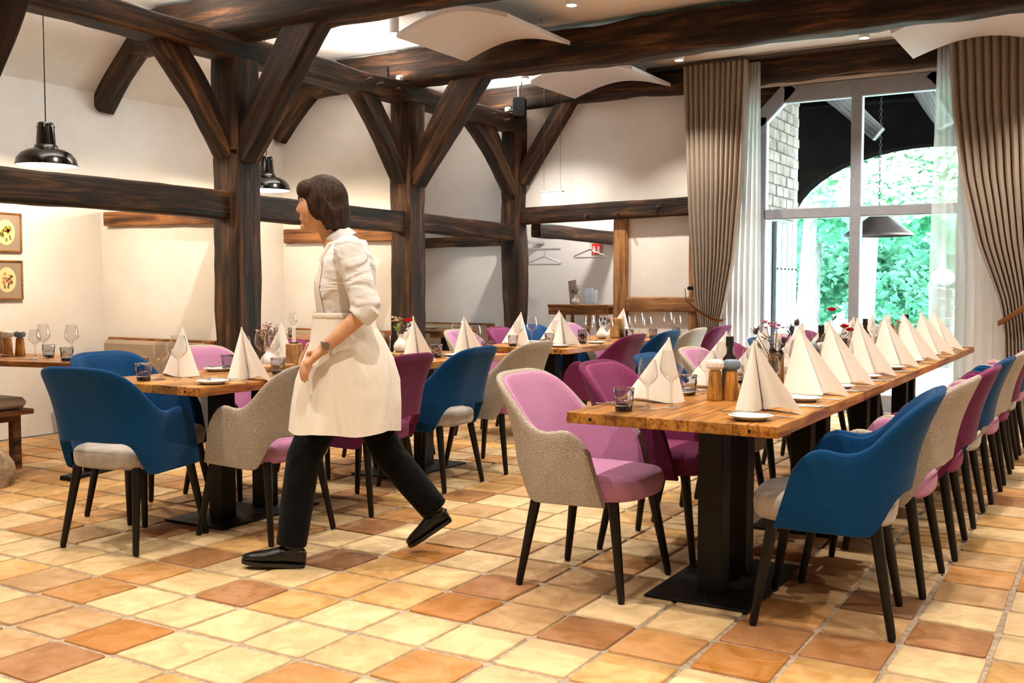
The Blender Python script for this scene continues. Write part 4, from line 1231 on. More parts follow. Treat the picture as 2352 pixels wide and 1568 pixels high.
put_list('on the near aisle table', [
    ('tu', -4.16, 3.40, 0, 'nearest the blue head chair'), ('wg', -4.12, 3.475, 0, 'before the napkin nearest the head chair'), ('rg', -4.045, 3.52, 0, 'before the napkin nearest the head chair'),
    ('nap', -4.17, 3.66, PI, 'behind two wine glasses'), ('kn', -4.22, 3.50, -PI / 2, 'under the first wine glass'),
    ('pl', -3.73, 3.45, 0, 'at the near corner'), ('fk', -3.78, 3.47, PI / 2 + .5, 'first across the corner plate'), ('fk', -3.74, 3.50, PI / 2 + .3, 'second across the corner plate'), ('sp', -3.70, 3.58, PI / 2, 'by the near napkin'),
    ('nap', -3.80, 3.71, .15, 'with open front, before the flower vase'), ('pl', -4.28, 4.0, 0, 'behind the corner plate'), ('fk', -4.25, 3.98, -PI / 2, 'first on the rear plate'), ('fk', -4.27, 4.03, -PI / 2 + .2, 'second on the rear plate'),
    ('tu', -4.26, 4.06, 1, 'beside the rear plate'), ('wg', -4.20, 4.12, 0, 'beside the vase'), ('rg', -4.14, 4.2, 0, 'beside the vase'), ('rg', -3.98, 4.11, 0, 'before the wooden block'), ('tu', -3.86, 4.03, 2, 'by the grey chair back'), ('kn', -3.75, 3.93, PI / 2, 'by the grey chair back'),
    ('nap', -4.2, 4.42, PI, 'hidden behind the flowers'), ('pl', -3.78, 4.22, 0, 'near the wrist of the woman')])
put_list('on the middle aisle table', [
    ('nap', -3.90, 5.30, 0, 'before the red rose'), ('tu', -3.86, 5.50, 1, 'beside the rose napkin'), ('pl', -3.79, 5.62, 0, 'before the second napkin'), ('sp', -3.84, 5.60, .9, 'on the small plate'), ('kn', -3.75, 5.48, PI / 2, 'at the table edge'),
    ('nap', -3.93, 5.93, 0, 'standing alone before the gable wall'), ('wg', -3.92, 6.07, 0, 'at the far end'), ('rg', -4.05, 6.03, 0, 'at the far end'), ('tu', -3.79, 6.02, 0, 'by the far blue chair back'),
    ('nap', -4.23, 5.75, PI, 'behind the red rose'), ('rg', -4.13, 5.5, 0, 'behind the rose napkin'), ('tu', -4.18, 5.12, 2, 'behind the apron of the woman'), ('pl', -4.2, 4.95, 0, 'behind the apron of the woman')])
put_list('on the far aisle table', [
    ('tu', -4.09, 6.87, 0, 'at the near corner'), ('nap', -4.15, 7.10, PI, 'at the near corner'), ('wg', -4.12, 7.0, 0, 'before the corner napkin'), ('rg', -4.06, 7.12, 0, 'before the corner napkin'), ('pl', -4.20, 7.32, 0, 'behind the corner napkin'),
    ('tu', -4.02, 7.34, 2, 'beside the second napkin'), ('wg', -3.95, 7.32, 0, 'beside the second napkin'), ('nap', -3.78, 7.08, 0, 'with open front'), ('pl', -3.71, 6.93, 0, 'at the front corner'), ('fk', -3.71, 6.93, PI / 2 + .2, 'on the front corner plate'),
    ('nap', -4.15, 7.75, PI, 'behind the open napkin'), ('tu', -3.78, 7.46, 1, 'behind the open napkin'), ('tu', -4.08, 8.05, 1, 'farther back'), ('pl', -3.67, 7.50, 0, 'at the front edge'), ('kn', -3.66, 7.33, PI / 2, 'at the front edge'),
    ('wg', -3.82, 7.80, 0, 'before the thistle vase'), ('rg', -3.93, 7.9, 0, 'before the thistle vase'), ('wg', -3.72, 7.84, 0, 'beside the plum chair')])
put_list('on the farthest aisle table', [
    ('tu', -3.74, 8.30, 1, 'behind the plum chair back'), ('tu', -3.86, 8.44, 2, 'by the napkin'), ('nap', -4.0, 8.75, PI, 'behind glasses'), ('wg', -3.95, 8.7, 0, 'first before the napkin'), ('rg', -3.84, 8.74, 0, 'second before the napkin'), ('wg', -3.70, 8.62, 0, 'third beside the napkin'),
    ('tu', -3.62, 8.55, 0, 'by the blue chair back'), ('rg', -3.68, 9.05, 0, 'first of the pair by the curtain'), ('wg', -3.60, 9.09, 0, 'second of the pair by the curtain'), ('tu', -3.48 - .1, 9.0, 0, 'nearest the curtain'), ('pl', -3.7, 8.3, 0, 'at the join')])
put_list('on the bay table', [
    ('tu', -6.05, 4.19, 0, 'under the first upturned glass'), ('tu', -5.68, 4.06, 1, 'at the front corner'), ('rg', -6.0, 4.12, 0, 'behind the tumblers'), ('wg', -6.06, 4.10, 0, 'behind the tumblers, smaller'), ('rg', -5.74, 4.14, 0, 'at the front corner'),
    ('kn', -6.0, 3.99, PI / 2, 'at the front edge'), ('kn', -5.75, 4.35, PI / 2, 'at the rear edge'), ('pl', -5.80, 4.28, 0, 'at the rear edge'), ('pl', -6.45, 4.02, 0, 'beside the pepper mills'), ('fk', -6.3, 4.0, PI / 2, 'beside the pepper mills')])
put_list('on the rear bay table', [('tu', -6.75, 7.05, 0, 'first'), ('tu', -6.62, 7.10, 1, 'second'), ('rg', -6.7, 7.2, 0, 'tall one'), ('pl', -6.35, 7.15, 0, 'stacked by the woman')])
put_list('on the dark bay table', [('pl', -6.6, 9.3, 0, 'by the gable wall'), ('fk', -6.68, 9.3, PI / 2, 'by the gable wall')])
# ================================================================== CENTRE PIECES
m_mill = M_wood('mill_wood', lin(176, 112, 42), lin(214, 152, 74), lin(232, 178, 100), 4, .4, .05, axis=2)
m_millw = M_plain('mill_white', lin(238, 232, 224), .35)
m_millg = M_plain('mill_grey_blue', lin(126, 142, 160), .35)
m_bottle = M_plain('brown_bottle', lin(24, 15, 10), .08, 0, .8)
m_cap = M_plain('bottle_cap', lin(14, 14, 15), .35)
m_block = M_wood('holder_wood', lin(150, 104, 58), lin(190, 142, 90), lin(214, 170, 116), 3, .5, .1, axis=2)
m_vase = M_plain('white_vase', lin(238, 234, 230), .25)
m_vaseg = M_thin('vase_glass', (.75, .76, .78, 1), .95, 1.5)
mill_body = MB().lathe([(0, 0), (.033, 0), (.034, .003), (.0245, .118), (.022, .12), (0, .12)], 14).mesh('mill_body', 30); mill_body.materials.append(m_mill)
flute = lambda j, k: 1.0 + (.045 if k % 2 else -.035)
def mill_head(m):
    me = MB().lathe([(0, .118), (.019, .118), (.019, .125), (.030, .128), (.0352, .136), (.0355, .151), (.032, .161), (.022, .166), (0, .167)], 44, wob=lambda j, k: flute(j, k) if j in (3, 4, 5) else 1).mesh('mill_head', 22)
    me.materials.append(m); return me
mhw, mhg = mill_head(m_millw), mill_head(m_millg)
bot_me = MB().lathe([(0, 0), (.029, 0), (.031, .004), (.031, .15), (.027, .168), (.0135, .185), (.0125, .225), (.0145, .227), (.0145, .235)], 24).mesh('bottle_body', 50); bot_me.materials.append(m_bottle)
cap_me = MB().lathe([(.0155, .214), (.0165, .216), (.0165, .256), (.014, .258), (0, .258)], 20).mesh('cap', 40); cap_me.materials.append(m_cap)
lab_me = MB().lathe([(.0314, .05), (.0314, .12)], 24).mesh('bottle_label', 60); lab_me.materials.append(M_plain('label_dark', lin(34, 26, 22), .6))
def mill(x, y, white, w):
    t = thing('pepper_mill', ('white topped' if white else 'grey topped') + ' wooden spice mill ' + w, 'mill', (x, y, ZT_), 0, 'spice mills')
    obj('body', mill_body, None, t); obj('head', mhw if white else mhg, None, t)
def bottle(x, y, w):
    t = thing('oil_bottle', 'dark brown bottle with black cap ' + w, 'bottle', (x, y, ZT_), 0, 'oil bottles')
    obj('body', bot_me, None, t); obj('cap', cap_me, None, t); obj('label_band', lab_me, None, t)
def holder(x, y, w, candle=True, h=.15):
    o = MB().box((0, 0, h / 2), (.075, .075, h), .005).build('wooden_block', m_block, None, (x, y, ZT_), (0, 0, .3))
    tag(o, 'square wooden block holder ' + w, 'holder', 'wooden block holders')
    if candle:
        c = thing('candle', 'white candle on the wooden block ' + w, 'candle', (x, y, ZT_ + h), 0, 'white candles')
        MB().lathe([(0, 0), (.011, 0), (.011, .095), (.004, .098), (0, .098)], 14).build('wax', m_wax, c)
        MB().tube([(0, 0, .097), (.001, 0, .108)], .0012, 5).build('wick', m_blackmetal, c)
        MB().lathe([(0, 0), (.024, 0), (.026, .006), (.012, .006)], 18).build('drip_plate', m_blackmetal, c)
vase_me = MB().lathe([(0, 0), (.03, 0), (.047, .014), (.05, .035), (.042, .06), (.022, .085), (.016, .10), (.019, .118), (.015, .118), (.012, .10), (0, .09)], 28).mesh('vase', 60); vase_me.materials.append(m_vase)
vaseg_me = MB().lathe([(0, 0), (.028, 0), (.03, .01), (.032, .12), (.034, .125)], 24).mesh('vase', 60); vaseg_me.materials.append(m_vaseg)
m_stem = M_plain('stem_green', lin(70, 84, 44), .7)
m_leafd = M_noise('dull_leaf', lin(52, 46, 38), lin(86, 78, 68), 30, .7)
m_leafl = M_noise('fresh_leaf', lin(110, 140, 30), lin(160, 186, 60), 30, .6)
m_thistle = M_noise('thistle', lin(70, 60, 58), lin(116, 104, 104), 60, .8)
m_pinkf = M_plain('pink_petal', lin(216, 132, 170), .6)
m_redf = M_noise('red_petal', lin(196, 16, 34), lin(224, 30, 48), 20, .5)
m_cream = M_plain('cream_petal', lin(246, 224, 196), .6)
m_orf = M_noise('orange_petal', lin(190, 70, 20), lin(214, 40, 40), 40, .6)
m_dry = M_plain('dry_twig', lin(122, 96, 88), .8)
def petal(mb, base, d, L, wd, curl=.2):
    d = Vector(d).normalized(); s = d.cross(Vector((0, 0, 1)))
    s = s.normalized() if s.length > .05 else Vector((1, 0, 0)); n = s.cross(d)
    b = Vector(base); rows = []
    for t, w in ((0, .15), (.3, .75), (.6, 1.0), (.85, .7), (1, .1)):
        c = b + d * L * t + n * curl * L * t * t
        rows.append([c - s * w * wd / 2, c + n * (-.06 * wd), c + s * w * wd / 2])
    mb.grid(rows)
def flower(kind, x, y, z, dx, dy, h, label, seed):
    rg = random.Random(seed); names = dict(thistle='thistle_flower', pink='pink_blossom', red='red_rose', cream='cream_blossom', dry='dried_twig', orange='orange_flower')
    t = thing(names[kind], label, 'flower', (x, y, z), 0, 'vase flowers')
    top = Vector((dx, dy, h))
    MB().tube([(0, 0, 0), (dx * .3, dy * .3, h * .5), top], [.002, .0018, .0015], 6).build('stem', m_stem if kind != 'dry' else m_dry, t)
    lf = MB()
    for k in range(4 if kind != 'dry' else 0):
        q = Vector((dx, dy, h)) * rg.uniform(.45, .85); a = rg.uniform(0, 6.3)
        petal(lf, q, (math.cos(a), math.sin(a), rg.uniform(-.1, .7)), rg.uniform(.03, .05), .014 if kind == 'thistle' else .022, .2)
    if lf.v: lf.build('leaf', m_leafl if kind in ('cream', 'orange') else m_leafd, t, smooth=180)
    hd = MB()
    if kind == 'thistle':
        hd.ell(top, (.012, .012, .016), 10, 7)
        for k in range(26):
            a = rg.uniform(0, 6.3); e = rg.uniform(-.5, .7)
            petal(hd, top, (math.cos(a), math.sin(a), e), rg.uniform(.03, .048), .006, .1)
        hd.build('head', m_thistle, t, smooth=180)
    elif kind in ('pink', 'cream', 'orange'):
        m = dict(pink=m_pinkf, cream=m_cream, orange=m_orf)[kind]
        for k in range(9):
            c = top + Vector((rg.uniform(-.024, .024), rg.uniform(-.024, .024), rg.uniform(-.012, .02)))
            for q in range(5): petal(hd, c, (math.cos(q * 1.257 + k), math.sin(q * 1.257 + k), .5), .013, .011, .2)
        hd.build('head', m, t, smooth=180)
    elif kind == 'red':
        for ring, (r, e, n) in enumerate(((.032, .25, 7), (.026, .8, 6), (.018, 1.6, 5))):
            for q in range(n): petal(hd, top, (math.cos(q * 2 * PI / n + ring), math.sin(q * 2 * PI / n + ring), e), r, r * .95, .35)
        hd.build('head', m_redf, t, smooth=180)
        c2 = MB().ell(top + Vector((0, 0, .004)), (.009, .009, .007), 8, 6); c2.build('centre', m_cream, t, smooth=180)
    else:
        for k in range(7):
            a = rg.uniform(0, 6.3); q = top * rg.uniform(.5, .9)
            e = q + Vector((math.cos(a) * .03, math.sin(a) * .03, .04)); hd.tube([q, e], [.001, .0007], 4); hd.ell(e, (.003, .003, .005), 6, 4)
        hd.build('twigs', m_dry, t, smooth=180)
def bouquet(x, y, vme, zt, spec, where, z0=ZT_):
    tag(obj('vase', vme, None, None, (x, y, z0)), ('white ball vase ' if vme is vase_me else 'clear glass vase ') + where, 'vase', 'flower vases')
    for k, (kind, dx, dy, h) in enumerate(spec):
        flower(kind, x, y, z0 + zt, dx, dy, h, '%s %s, %s in its vase' % (dict(thistle='grey spiky thistle', pink='pink blossom cluster', red='red rose', cream='cream blossom with green leaves', dry='dry branching twig', orange='orange red blossom')[kind], where, ORD[k]), hash((int(x * 100), int(y * 100), k)) % 9999)
mill(-1.425, 4.02, True, 'on the nearest long table'); mill(-1.368, 4.055, False, 'on the nearest long table'); bottle(-1.40, 4.125, 'behind the mills on the nearest long table')
bouquet(-1.36, 4.62, vaseg_me, .05, [('thistle', -.08, -.02, .21), ('thistle', .07, .04, .22), ('pink', -.025, -.03, .235), ('pink', .015, .0, .225), ('thistle', .04, .02, .17), ('thistle', -.01, .0, .12), ('thistle', .09, .05, .25), ('thistle', .03, -.01, .10)], 'on the nearest long table')
holder(-1.42, 4.86, 'between first and second long tables')
mill(-1.42, 5.50, False, 'on the second long table'); mill(-1.37, 5.56, True, 'on the second long table'); bottle(-1.39, 5.60, 'on the second long table')
bouquet(-1.40, 5.95, vaseg_me, .05, [('red', -.02, 0, .275), ('red', .05, .01, .18), ('thistle', -.06, -.02, .13), ('thistle', .03, -.03, .12), ('red', .08, .02, .16), ('thistle', .06, 0, .1)], 'on the second long table')
holder(-1.42, 6.25, 'on the second long table')
bottle(-1.42, 6.85, 'on the third long table'); mill(-1.40, 6.75, False, 'on the third long table'); mill(-1.45, 6.78, True, 'on the third long table')
holder(-1.38, 7.15, 'on the third long table', True, .13); holder(-1.33, 7.3, 'beside another on the third long table', False, .16)
bouquet(-1.38, 7.75, vase_me, .06, [('orange', 0, 0, .14), ('orange', .03, .02, .12), ('orange', -.03, .02, .11), ('cream', .02, -.03, .1)], 'on the farthest long table')
bottle(-1.38, 8.1, 'on the farthest long table')
bouquet(-4.19, 4.30, vase_me, .07, [('cream', -.05, 0, .14), ('cream', -.03, .01, .12), ('dry', .0, 0, .17), ('dry', .03, .02, .16), ('dry', .015, -.02, .15), ('pink', -.03, .02, .15)], 'on the near aisle table')
holder(-4.07, 4.38, 'on the near aisle table', True, .14)
tag(MB().box((0, 0, .015), (.12, .22, .03), .005).build('serving_board', m_block, None, (-4.05, 4.2, ZT_)), 'small wooden board under the vase on the near aisle table', 'board')
bouquet(-4.06, 5.38, vase_me, .07, [('red', .05, 0, .13), ('cream', -.06, 0, .14), ('cream', -.04, .02, .13), ('red', .06, .02, .13)], 'on the middle aisle table', ZT_ + .036)
tag(MB().box((0, 0, .018), (.14, .22, .036), .006).build('serving_board', m_block, None, (-4.05, 5.36, ZT_)), 'small wooden board under the red rose vase', 'board')
bouquet(-4.0, 8.28, vase_me, .07, [('thistle', .03, 0, .11), ('thistle', -.02, .01, .1), ('dry', -.04, 0, .12), ('thistle', .06, .02, .09), ('dry', .07, 0, .1)], 'on the far aisle table')
tag(MB().box((0, 0, .09), (.13, .04, .18), .008).build('cutting_board', m_block, None, (-3.93, 8.45, ZT_)), 'upright wooden board behind the thistle vase', 'board')
mill(-6.40, 4.13, True, 'on the bay table'); mill(-6.37, 4.20, False, 'on the bay table')
tag(MB().box((0, 0, .08), (.16, .1, .16), .005).build('menu_box', m_block, None, (-6.62, 4.17, ZT_)), 'square wooden menu box on the bay table beside the mills', 'box')
bouquet(-6.73, 4.05, vaseg_me, .05, [('thistle', .04, 0, .14), ('thistle', .0, .02, .17), ('thistle', .08, 0, .11)], 'on the bay table')

# ================================================================== PICTURES, ALCOVE
m_gold = M_wood('frame_wood', lin(120, 78, 34), lin(160, 110, 54), lin(184, 136, 76), 4, .4, .05, axis=1)
m_mat = M_plain('passepartout', lin(150, 132, 114), .8)
m_paper = M_plain('cream_paper', lin(236, 214, 160), .8)
for k, (z, fl) in enumerate([(1.49, lin(222, 172, 50)), (1.115, lin(196, 140, 84))]):
    p = thing('framed_picture', ['upper framed flower print in oval mount on the bay wall', 'lower framed flower print in oval mount on the bay wall'][k], 'picture', (XO + .012, 4.90, z), 0, 'framed flower prints')
    for (yy, zz, a, b) in ((-.13, .155, .014, .31), (.13, .155, .014, .31), (0, .007, .27, .014), (0, .303, .27, .014)): MB().box((.008, yy, zz), (.018, a, b), .003).build('frame_bar', m_gold, p)
    MB().box((.003, 0, .155), (.008, .25, .29)).build('mount', m_mat, p)
    ov = [(.078 * math.cos(t * PI / 16), .155 + .1 * math.sin(t * PI / 16)) for t in range(32)]
    MB().prism([(a - .0, b) for a, b in ov], 'x', .006, .0085).build('oval_print', m_paper, p, smooth=0)
    mf = M_plain('print_flower', fl, .8); mg = M_plain('print_leaf', lin(112, 112, 40) if k == 0 else lin(84, 62, 40), .8)
    q = random.Random(k); a_, b_ = MB(), MB()
    for i in range(9): a_.lathe([(0, 0), (q.uniform(.008, .016), 0)], 9, (0, 0, 0)); n = 10; vv = a_.v[-n:]; cy2, cz2 = q.uniform(-.03, .03), q.uniform(-.02, .05); a_.v[-n:] = [(.0095, w[0] + cy2, w[1] + .155 + cz2) for w in vv]
    for i in range(12): b_.lathe([(0, 0), (q.uniform(.005, .011), 0)], 7, (0, 0, 0)); n = 8; vv = b_.v[-n:]; cy2, cz2 = q.uniform(-.045, .045), q.uniform(-.06, .04); b_.v[-n:] = [(.0092, w[0] + cy2, w[1] * 1.8 + .155 + cz2) for w in vv]
    a_.build('printed_flower', mf, p, smooth=0); b_.build('printed_leaves', mg, p, smooth=0)
# standing desk
dk = thing('standing_desk', 'pale wooden standing desk in the coat alcove holding vase and brochures', 'desk', (-5.62, 11.15, 0))
MB().box((0, 0, .985), (.82, .4, .03), .004).build('desk_top', m_oaknew, dk)
MB().box((0, -.18, .925), (.80, .025, .095), .004).build('apron_board', m_oaknew, dk)
MB().box((0, .18, .925), (.80, .025, .095), .004).build('apron_board', m_oaknew, dk)
for s in (-.22, .12):
    for q in (-.17, .17): MB().tube([(s, q * .6, .94), (s + (-.05 if s < 0 else .0), q * 1.2, 0)], .026, 4).build('leg', m_oaknew, dk)
bouquet(-5.72, 11.1, vase_me, .08, [('cream', .03, 0, .1), ('cream', .02, 0, .13), ('thistle', -.04, 0, .08), ('orange', 0, 0, .14)], 'on the standing desk', 1.0)
for k, (x, h, c) in enumerate([(-5.80, .30, lin(120, 110, 104)), (-5.60, .2, lin(170, 184, 200)), (-5.55, .17, lin(206, 214, 224))]):
    o = MB().box((0, 0, h / 2), (.11, .012, h), .002).build('brochure', M_noise('print_%d' % k, c, tuple(min(1, v * 1.3) for v in c[:3]) + (1,), 14, .5), None, (x, 11.22 + .02 * k, 1.001), (R(-8), R(-10 if k == 0 else -6), 0))
    tag(o, ['tall dark brochure standing behind the vase', 'blue grey brochure standing beside the vase', 'pale brochure at the end of the desk'][k], 'brochure', 'brochures on the desk')
m_hang = M_plain('hanger_steel', lin(200, 202, 206), .25, .9)
for k, (x, y, z) in enumerate([(-5.73, 11.5, 1.68), (-6.32, 11.4, 1.60)]):
    h = thing('coat_hanger', ['silver coat hanger on the alcove beam before the fire sign', 'silver coat hangers behind the corner post'][k], 'hanger', (x, y, z), R(5 if k == 0 else 20), 'coat hangers')
    MB().tube([(0, 0, 0), (-.2, 0, -.075), (-.215, 0, -.09), (-.2, 0, -.1), (.2, 0, -.1), (.215, 0, -.09), (.2, 0, -.075), (0, 0, 0)], .009, 8).build('hanger_frame', m_hang, h, smooth=60)
    MB().tube([(0, 0, 0), (0, 0, .05), (.02, 0, .075), (.0, 0, .095)], .004, 6).build('hanger_hook', m_hang, h)
if True:
    ck = thing('coat_rail', 'metal coat rail with rings behind the corner post', 'coat rail', (-6.5, 11.6, 1.5))
    MB().tube([(-.3, 0, .2), (.3, 0, .2)], .014, 10).build('rail', m_hang, ck)
    MB().box((-.2, .2, .3), (.1, .4, .03)).build('wall_bracket', m_hang, ck)
fs = thing('fire_sign', 'small red fire extinguisher sign with pale symbols on alcove wall', 'sign', (-5.87, 11.99, 1.63))
MB().box((0, 0, .075), (.155, .006, .155), .002).build('board', M_plain('sign_border', lin(214, 186, 110), .5), fs)
MB().box((0, -.004, .075), (.14, .004, .14)).build('red_field', M_plain('sign_red', lin(196, 30, 34), .5), fs)
mw = M_plain('sign_white', lin(240, 232, 214), .5)
sg = MB(); sg.box((-.032, -.007, .06), (.026, .003, .07)); sg.box((-.032, -.007, .102), (.014, .003, .014)); sg.box((-.045, -.007, .112), (.03, .003, .008)); sg.box((-.055, -.007, .09), (.006, .003, .045))
sg.build('extinguisher_symbol', mw, fs, smooth=0)
sg = MB(); sg.prism([(.012, .03), (.05, .03), (.058, .06), (.045, .085), (.05, .12), (.03, .10), (.022, .115), (.01, .07)], 'y', -.0085, -.0055); sg.build('flame_symbol', mw, fs, smooth=0)

# ================================================================== PERSON
def remesh(mb, name, voxel, m, parent, smooth_it=3):
    me = bpy.data.meshes.new(name); me.from_pydata([tuple(p) for p in mb.v], [], mb.f)
    bm = bmesh.new(); bm.from_mesh(me); bmesh.ops.recalc_face_normals(bm, faces=bm.faces); bm.to_mesh(me); bm.free()
    o = bpy.data.objects.new(name, me); C.objects.link(o)
    md = o.modifiers.new('r', 'REMESH'); md.mode = 'VOXEL'; md.voxel_size = voxel
    if smooth_it:
        s = o.modifiers.new('s', 'SMOOTH'); s.factor = .5; s.iterations = smooth_it
    dg = bpy.context.evaluated_depsgraph_get()
    out = bpy.data.meshes.new_from_object(o.evaluated_get(dg))
    out.name = name
    bpy.data.objects.remove(o)
    out.shade_smooth(); out.materials.clear(); out.materials.append(m)
    return obj(name, out, None, parent)
m_skin = M_noise('skin', lin(206, 152, 118), lin(216, 164, 130), 20, .55)
m_shirt = M_cloth('white_blouse', lin(238, 236, 238), lin(226, 224, 228), 220, bump=.1, sheen=.1)
m_apron = M_cloth('cream_apron', lin(240, 233, 224), lin(232, 223, 212), 220, bump=.1, sheen=.1)
m_trs = M_cloth('black_trousers', lin(7, 7, 8), lin(4, 4, 5), 220, bump=.1, sheen=.04)
m_shoe = M_noise('black_leather', lin(5, 5, 5), lin(9, 9, 9), 20, .35, .2, 40)
m_hair = M_noise('dark_brown_hair', lin(20, 12, 9), lin(66, 42, 28), 3, .6, .9, 3, stretch=(40, 40, 5), spec=.25)
# local frame: +y = walking direction, +x = her right, z up; her left side (-x) faces the camera
PD = Vector((-.82, -.57)).normalized()
add_folds(m_shirt, 5, .5, (1, 1, 2.2)); add_folds(m_apron, 4, .45, (2.0, 2.0, .5)); add_folds(m_trs, 5, .5, (1, 1, 1.6))
pers = thing('person', 'woman in white blouse, long cream apron and black trousers walking past tables', 'person', (-2.93, 3.50, 0), math.atan2(-PD.x, PD.y))
b = MB()
# head
hc = Vector((0, .115, 1.575))
Mh = Matrix.Rotation(R(-14), 3, 'X')
b.ell(hc, (.073, .092, .105), 22, 16, Mh)
b.ell(hc + Vector((0, .035, -.055)), (.052, .055, .062), 18, 12, Mh)      # jaw
b.ell(hc + Vector((0, .070, -.098)), (.024, .022, .022), 12, 8)               # chin
b.tube([hc + Vector((0, .082, .012)), hc + Vector((0, .096, -.012)), hc + Vector((0, .101, -.026)), hc + Vector((0, .085, -.036))], [.008, .010, .012, .008], 10)  # nose
b.ell(hc + Vector((0, .080, -.064)), (.026, .014, .014), 12, 8)             # lips
b.ell(hc + Vector((0, .042, -.012)), (.064, .052, .085), 18, 12)
for s in (-1, 1):
    b.ell(hc + Vector((s * .074, -.012, -.012)), (.010, .022, .032), 10, 8) # ears
    b.ell(hc + Vector((s * .032, .076, .022)), (.022, .014, .010), 10, 8)   # brow
b.tube([(0, .045, 1.40), (0, .075, 1.47), (0, .10, 1.53)], [(.058, .058), (.052, .054), (.055, .058)], 16)
b.tube([(0, .015, 1.33), (0, .045, 1.41), (0, .06, 1.44)], [(.13, .08), (.075, .065), (.055, .055)], 16)
b.tube([(0, 0, 1.34), (0, .01, 1.2), (0, .01, 1.05), (0, 0, .92), (0, 0, .82)], [(.165, .10), (.15, .105), (.125, .09), (.155, .11), (.15, .10)], 20)
def hand(mb, wr, f, n, side, scale=1.0):
    """wr wrist point, f finger direction, n palm normal, side = thumb side direction"""
    wr, f, n, s = [Vector(v).normalized() if i else Vector(v) for i, v in enumerate((wr, f, n, side))]
    pc = wr + f * .045
    mb.tube([wr - f * .03, wr, wr + f * .03, wr + f * .085], [(.024, .021), (.026, .020), (.037, .017), (.040, .014)], 14)
    for k, (off, L, r) in enumerate(((.028, .075, .0088), (.0095, .084, .009), (-.0095, .078, .0088), (-.028, .060, .008))):
        a = wr + f * .080 + s * off
        p1 = a + f * L * .42 + n * .010; p2 = p1 + (f * .8 + n * .6).normalized() * L * .34; p3 = p2 + (f * .45 + n * .9).normalized() * L * .28
        mb.tube([a - f * .01, a, p1, p2, p3], [r * 1.05, r * 1.05, r, r * .92, r * .7], 9)
    a = wr + f * .022 + s * .028
    mb.tube([a, a + (f * .7 + s * .6).normalized() * .035, a + (f * .95 + s * .25 + n * .3).normalized() * .066, a + (f * .95 + n * .5).normalized() * .09], [.013, .012, .0105, .007], 9)
# near (left) arm: shoulder back, elbow low, hand forward
shL = Vector((-.175, -.02, 1.375)); elL = Vector((-.225, -.10, 1.12)); wrL = Vector((-.215, .095, .945))
b.tube([shL, shL.lerp(elL, .5), elL], [.046, .044, .037], 14)
b.tube([elL, elL.lerp(wrL, .35), wrL], [.037, .035, .025], 14)
fd = Vector((.02, .72, -.70))
hand(b, wrL, fd, (.35, -.55, -.6), (.75, .45, .45))
# far (right) arm
shR = Vector((.175, -.02, 1.375)); elR = Vector((.225, -.05, 1.11)); wrR = Vector((.20, .14, .96))
b.tube([shR, shR.lerp(elR, .5), elR], [.046, .044, .037], 14)
b.tube([elR, elR.lerp(wrR, .35), wrR], [.037, .035, .025], 14)
hand(b, wrR, (-.05, .75, -.65), (-.3, -.5, -.6), (-.75, .45, .45))
# legs in the body mesh (inside the trousers)
hipL, knL, anL = Vector((-.085, .0, .86)), Vector((-.10, .19, .475)), Vector((-.115, .245, .085))
hipR, knR, anR = Vector((.085, .0, .86)), Vector((.09, -.165, .46)), Vector((.10, -.385, .185))
for h_, k_, a_ in ((hipL, knL, anL), (hipR, knR, anR)):
    b.tube([h_, h_.lerp(k_, .5), k_], [.078, .066, .05], 14); b.tube([k_, k_.lerp(a_, .35), a_], [.05, .05, .034], 14)
remesh(b, 'body', .0065, m_skin, pers, 2)
# eyes, brows, mouth
for s in (-1, 1):
    MB().ell(hc + Vector((s * .031, .079, .004)), (.011, .007, .0055), 10, 8).build('eye', m_porcelain, pers, smooth=180)
    MB().ell(hc + Vector((s * .032, .0835, .004)), (.0055, .0035, .0055), 8, 6).build('iris', M_plain('iris', lin(40, 26, 18), .2), pers, smooth=180)
    MB().tube([hc + Vector((s * .014, .096, .024)), hc + Vector((s * .034, .092, .030)), hc + Vector((s * .054, .075, .024))], [.003, .0035, .002], 6).build('eyebrow', m_hair, pers)
MB().ell(hc + Vector((0, .0885, -.064)), (.019, .007, .0055), 12, 8).build('lips', M_plain('lips', lin(186, 92, 84), .5), pers, smooth=180)
# hair
h = MB()
h.ell(hc + Vector((0, -.018, .022)), (.088, .103, .112), 24, 16, Mh)
h.ell(hc + Vector((0, -.07, -.045)), (.078, .06, .10), 18, 12)
h.ell(hc + Vector((0, .048, .062)), (.078, .060, .050), 16, 10)
for s in (-1, 1): h.ell(hc + Vector((s * .066, .0, .0)), (.020, .052, .075), 12, 10)
h.tube([hc + Vector((-.075, .01, .03)), hc + Vector((-.082, -.03, -.04)), hc + Vector((-.070, -.055, -.11))], [(.014, .03), (.014, .04), (.01, .03)], 10)
h.tube([hc + Vector((.075, .01, .03)), hc + Vector((.082, -.03, -.04)), hc + Vector((.070, -.055, -.11))], [(.014, .03), (.014, .04), (.01, .03)], 10)
h.tube([hc + Vector((0, -.09, -.06)), hc + Vector((0, -.095, -.12)), hc + Vector((0, -.075, -.165))], [(.055, .03), (.05, .028), (.02, .012)], 12)
ho = remesh(h, 'hair', .009, m_hair, pers, 2)
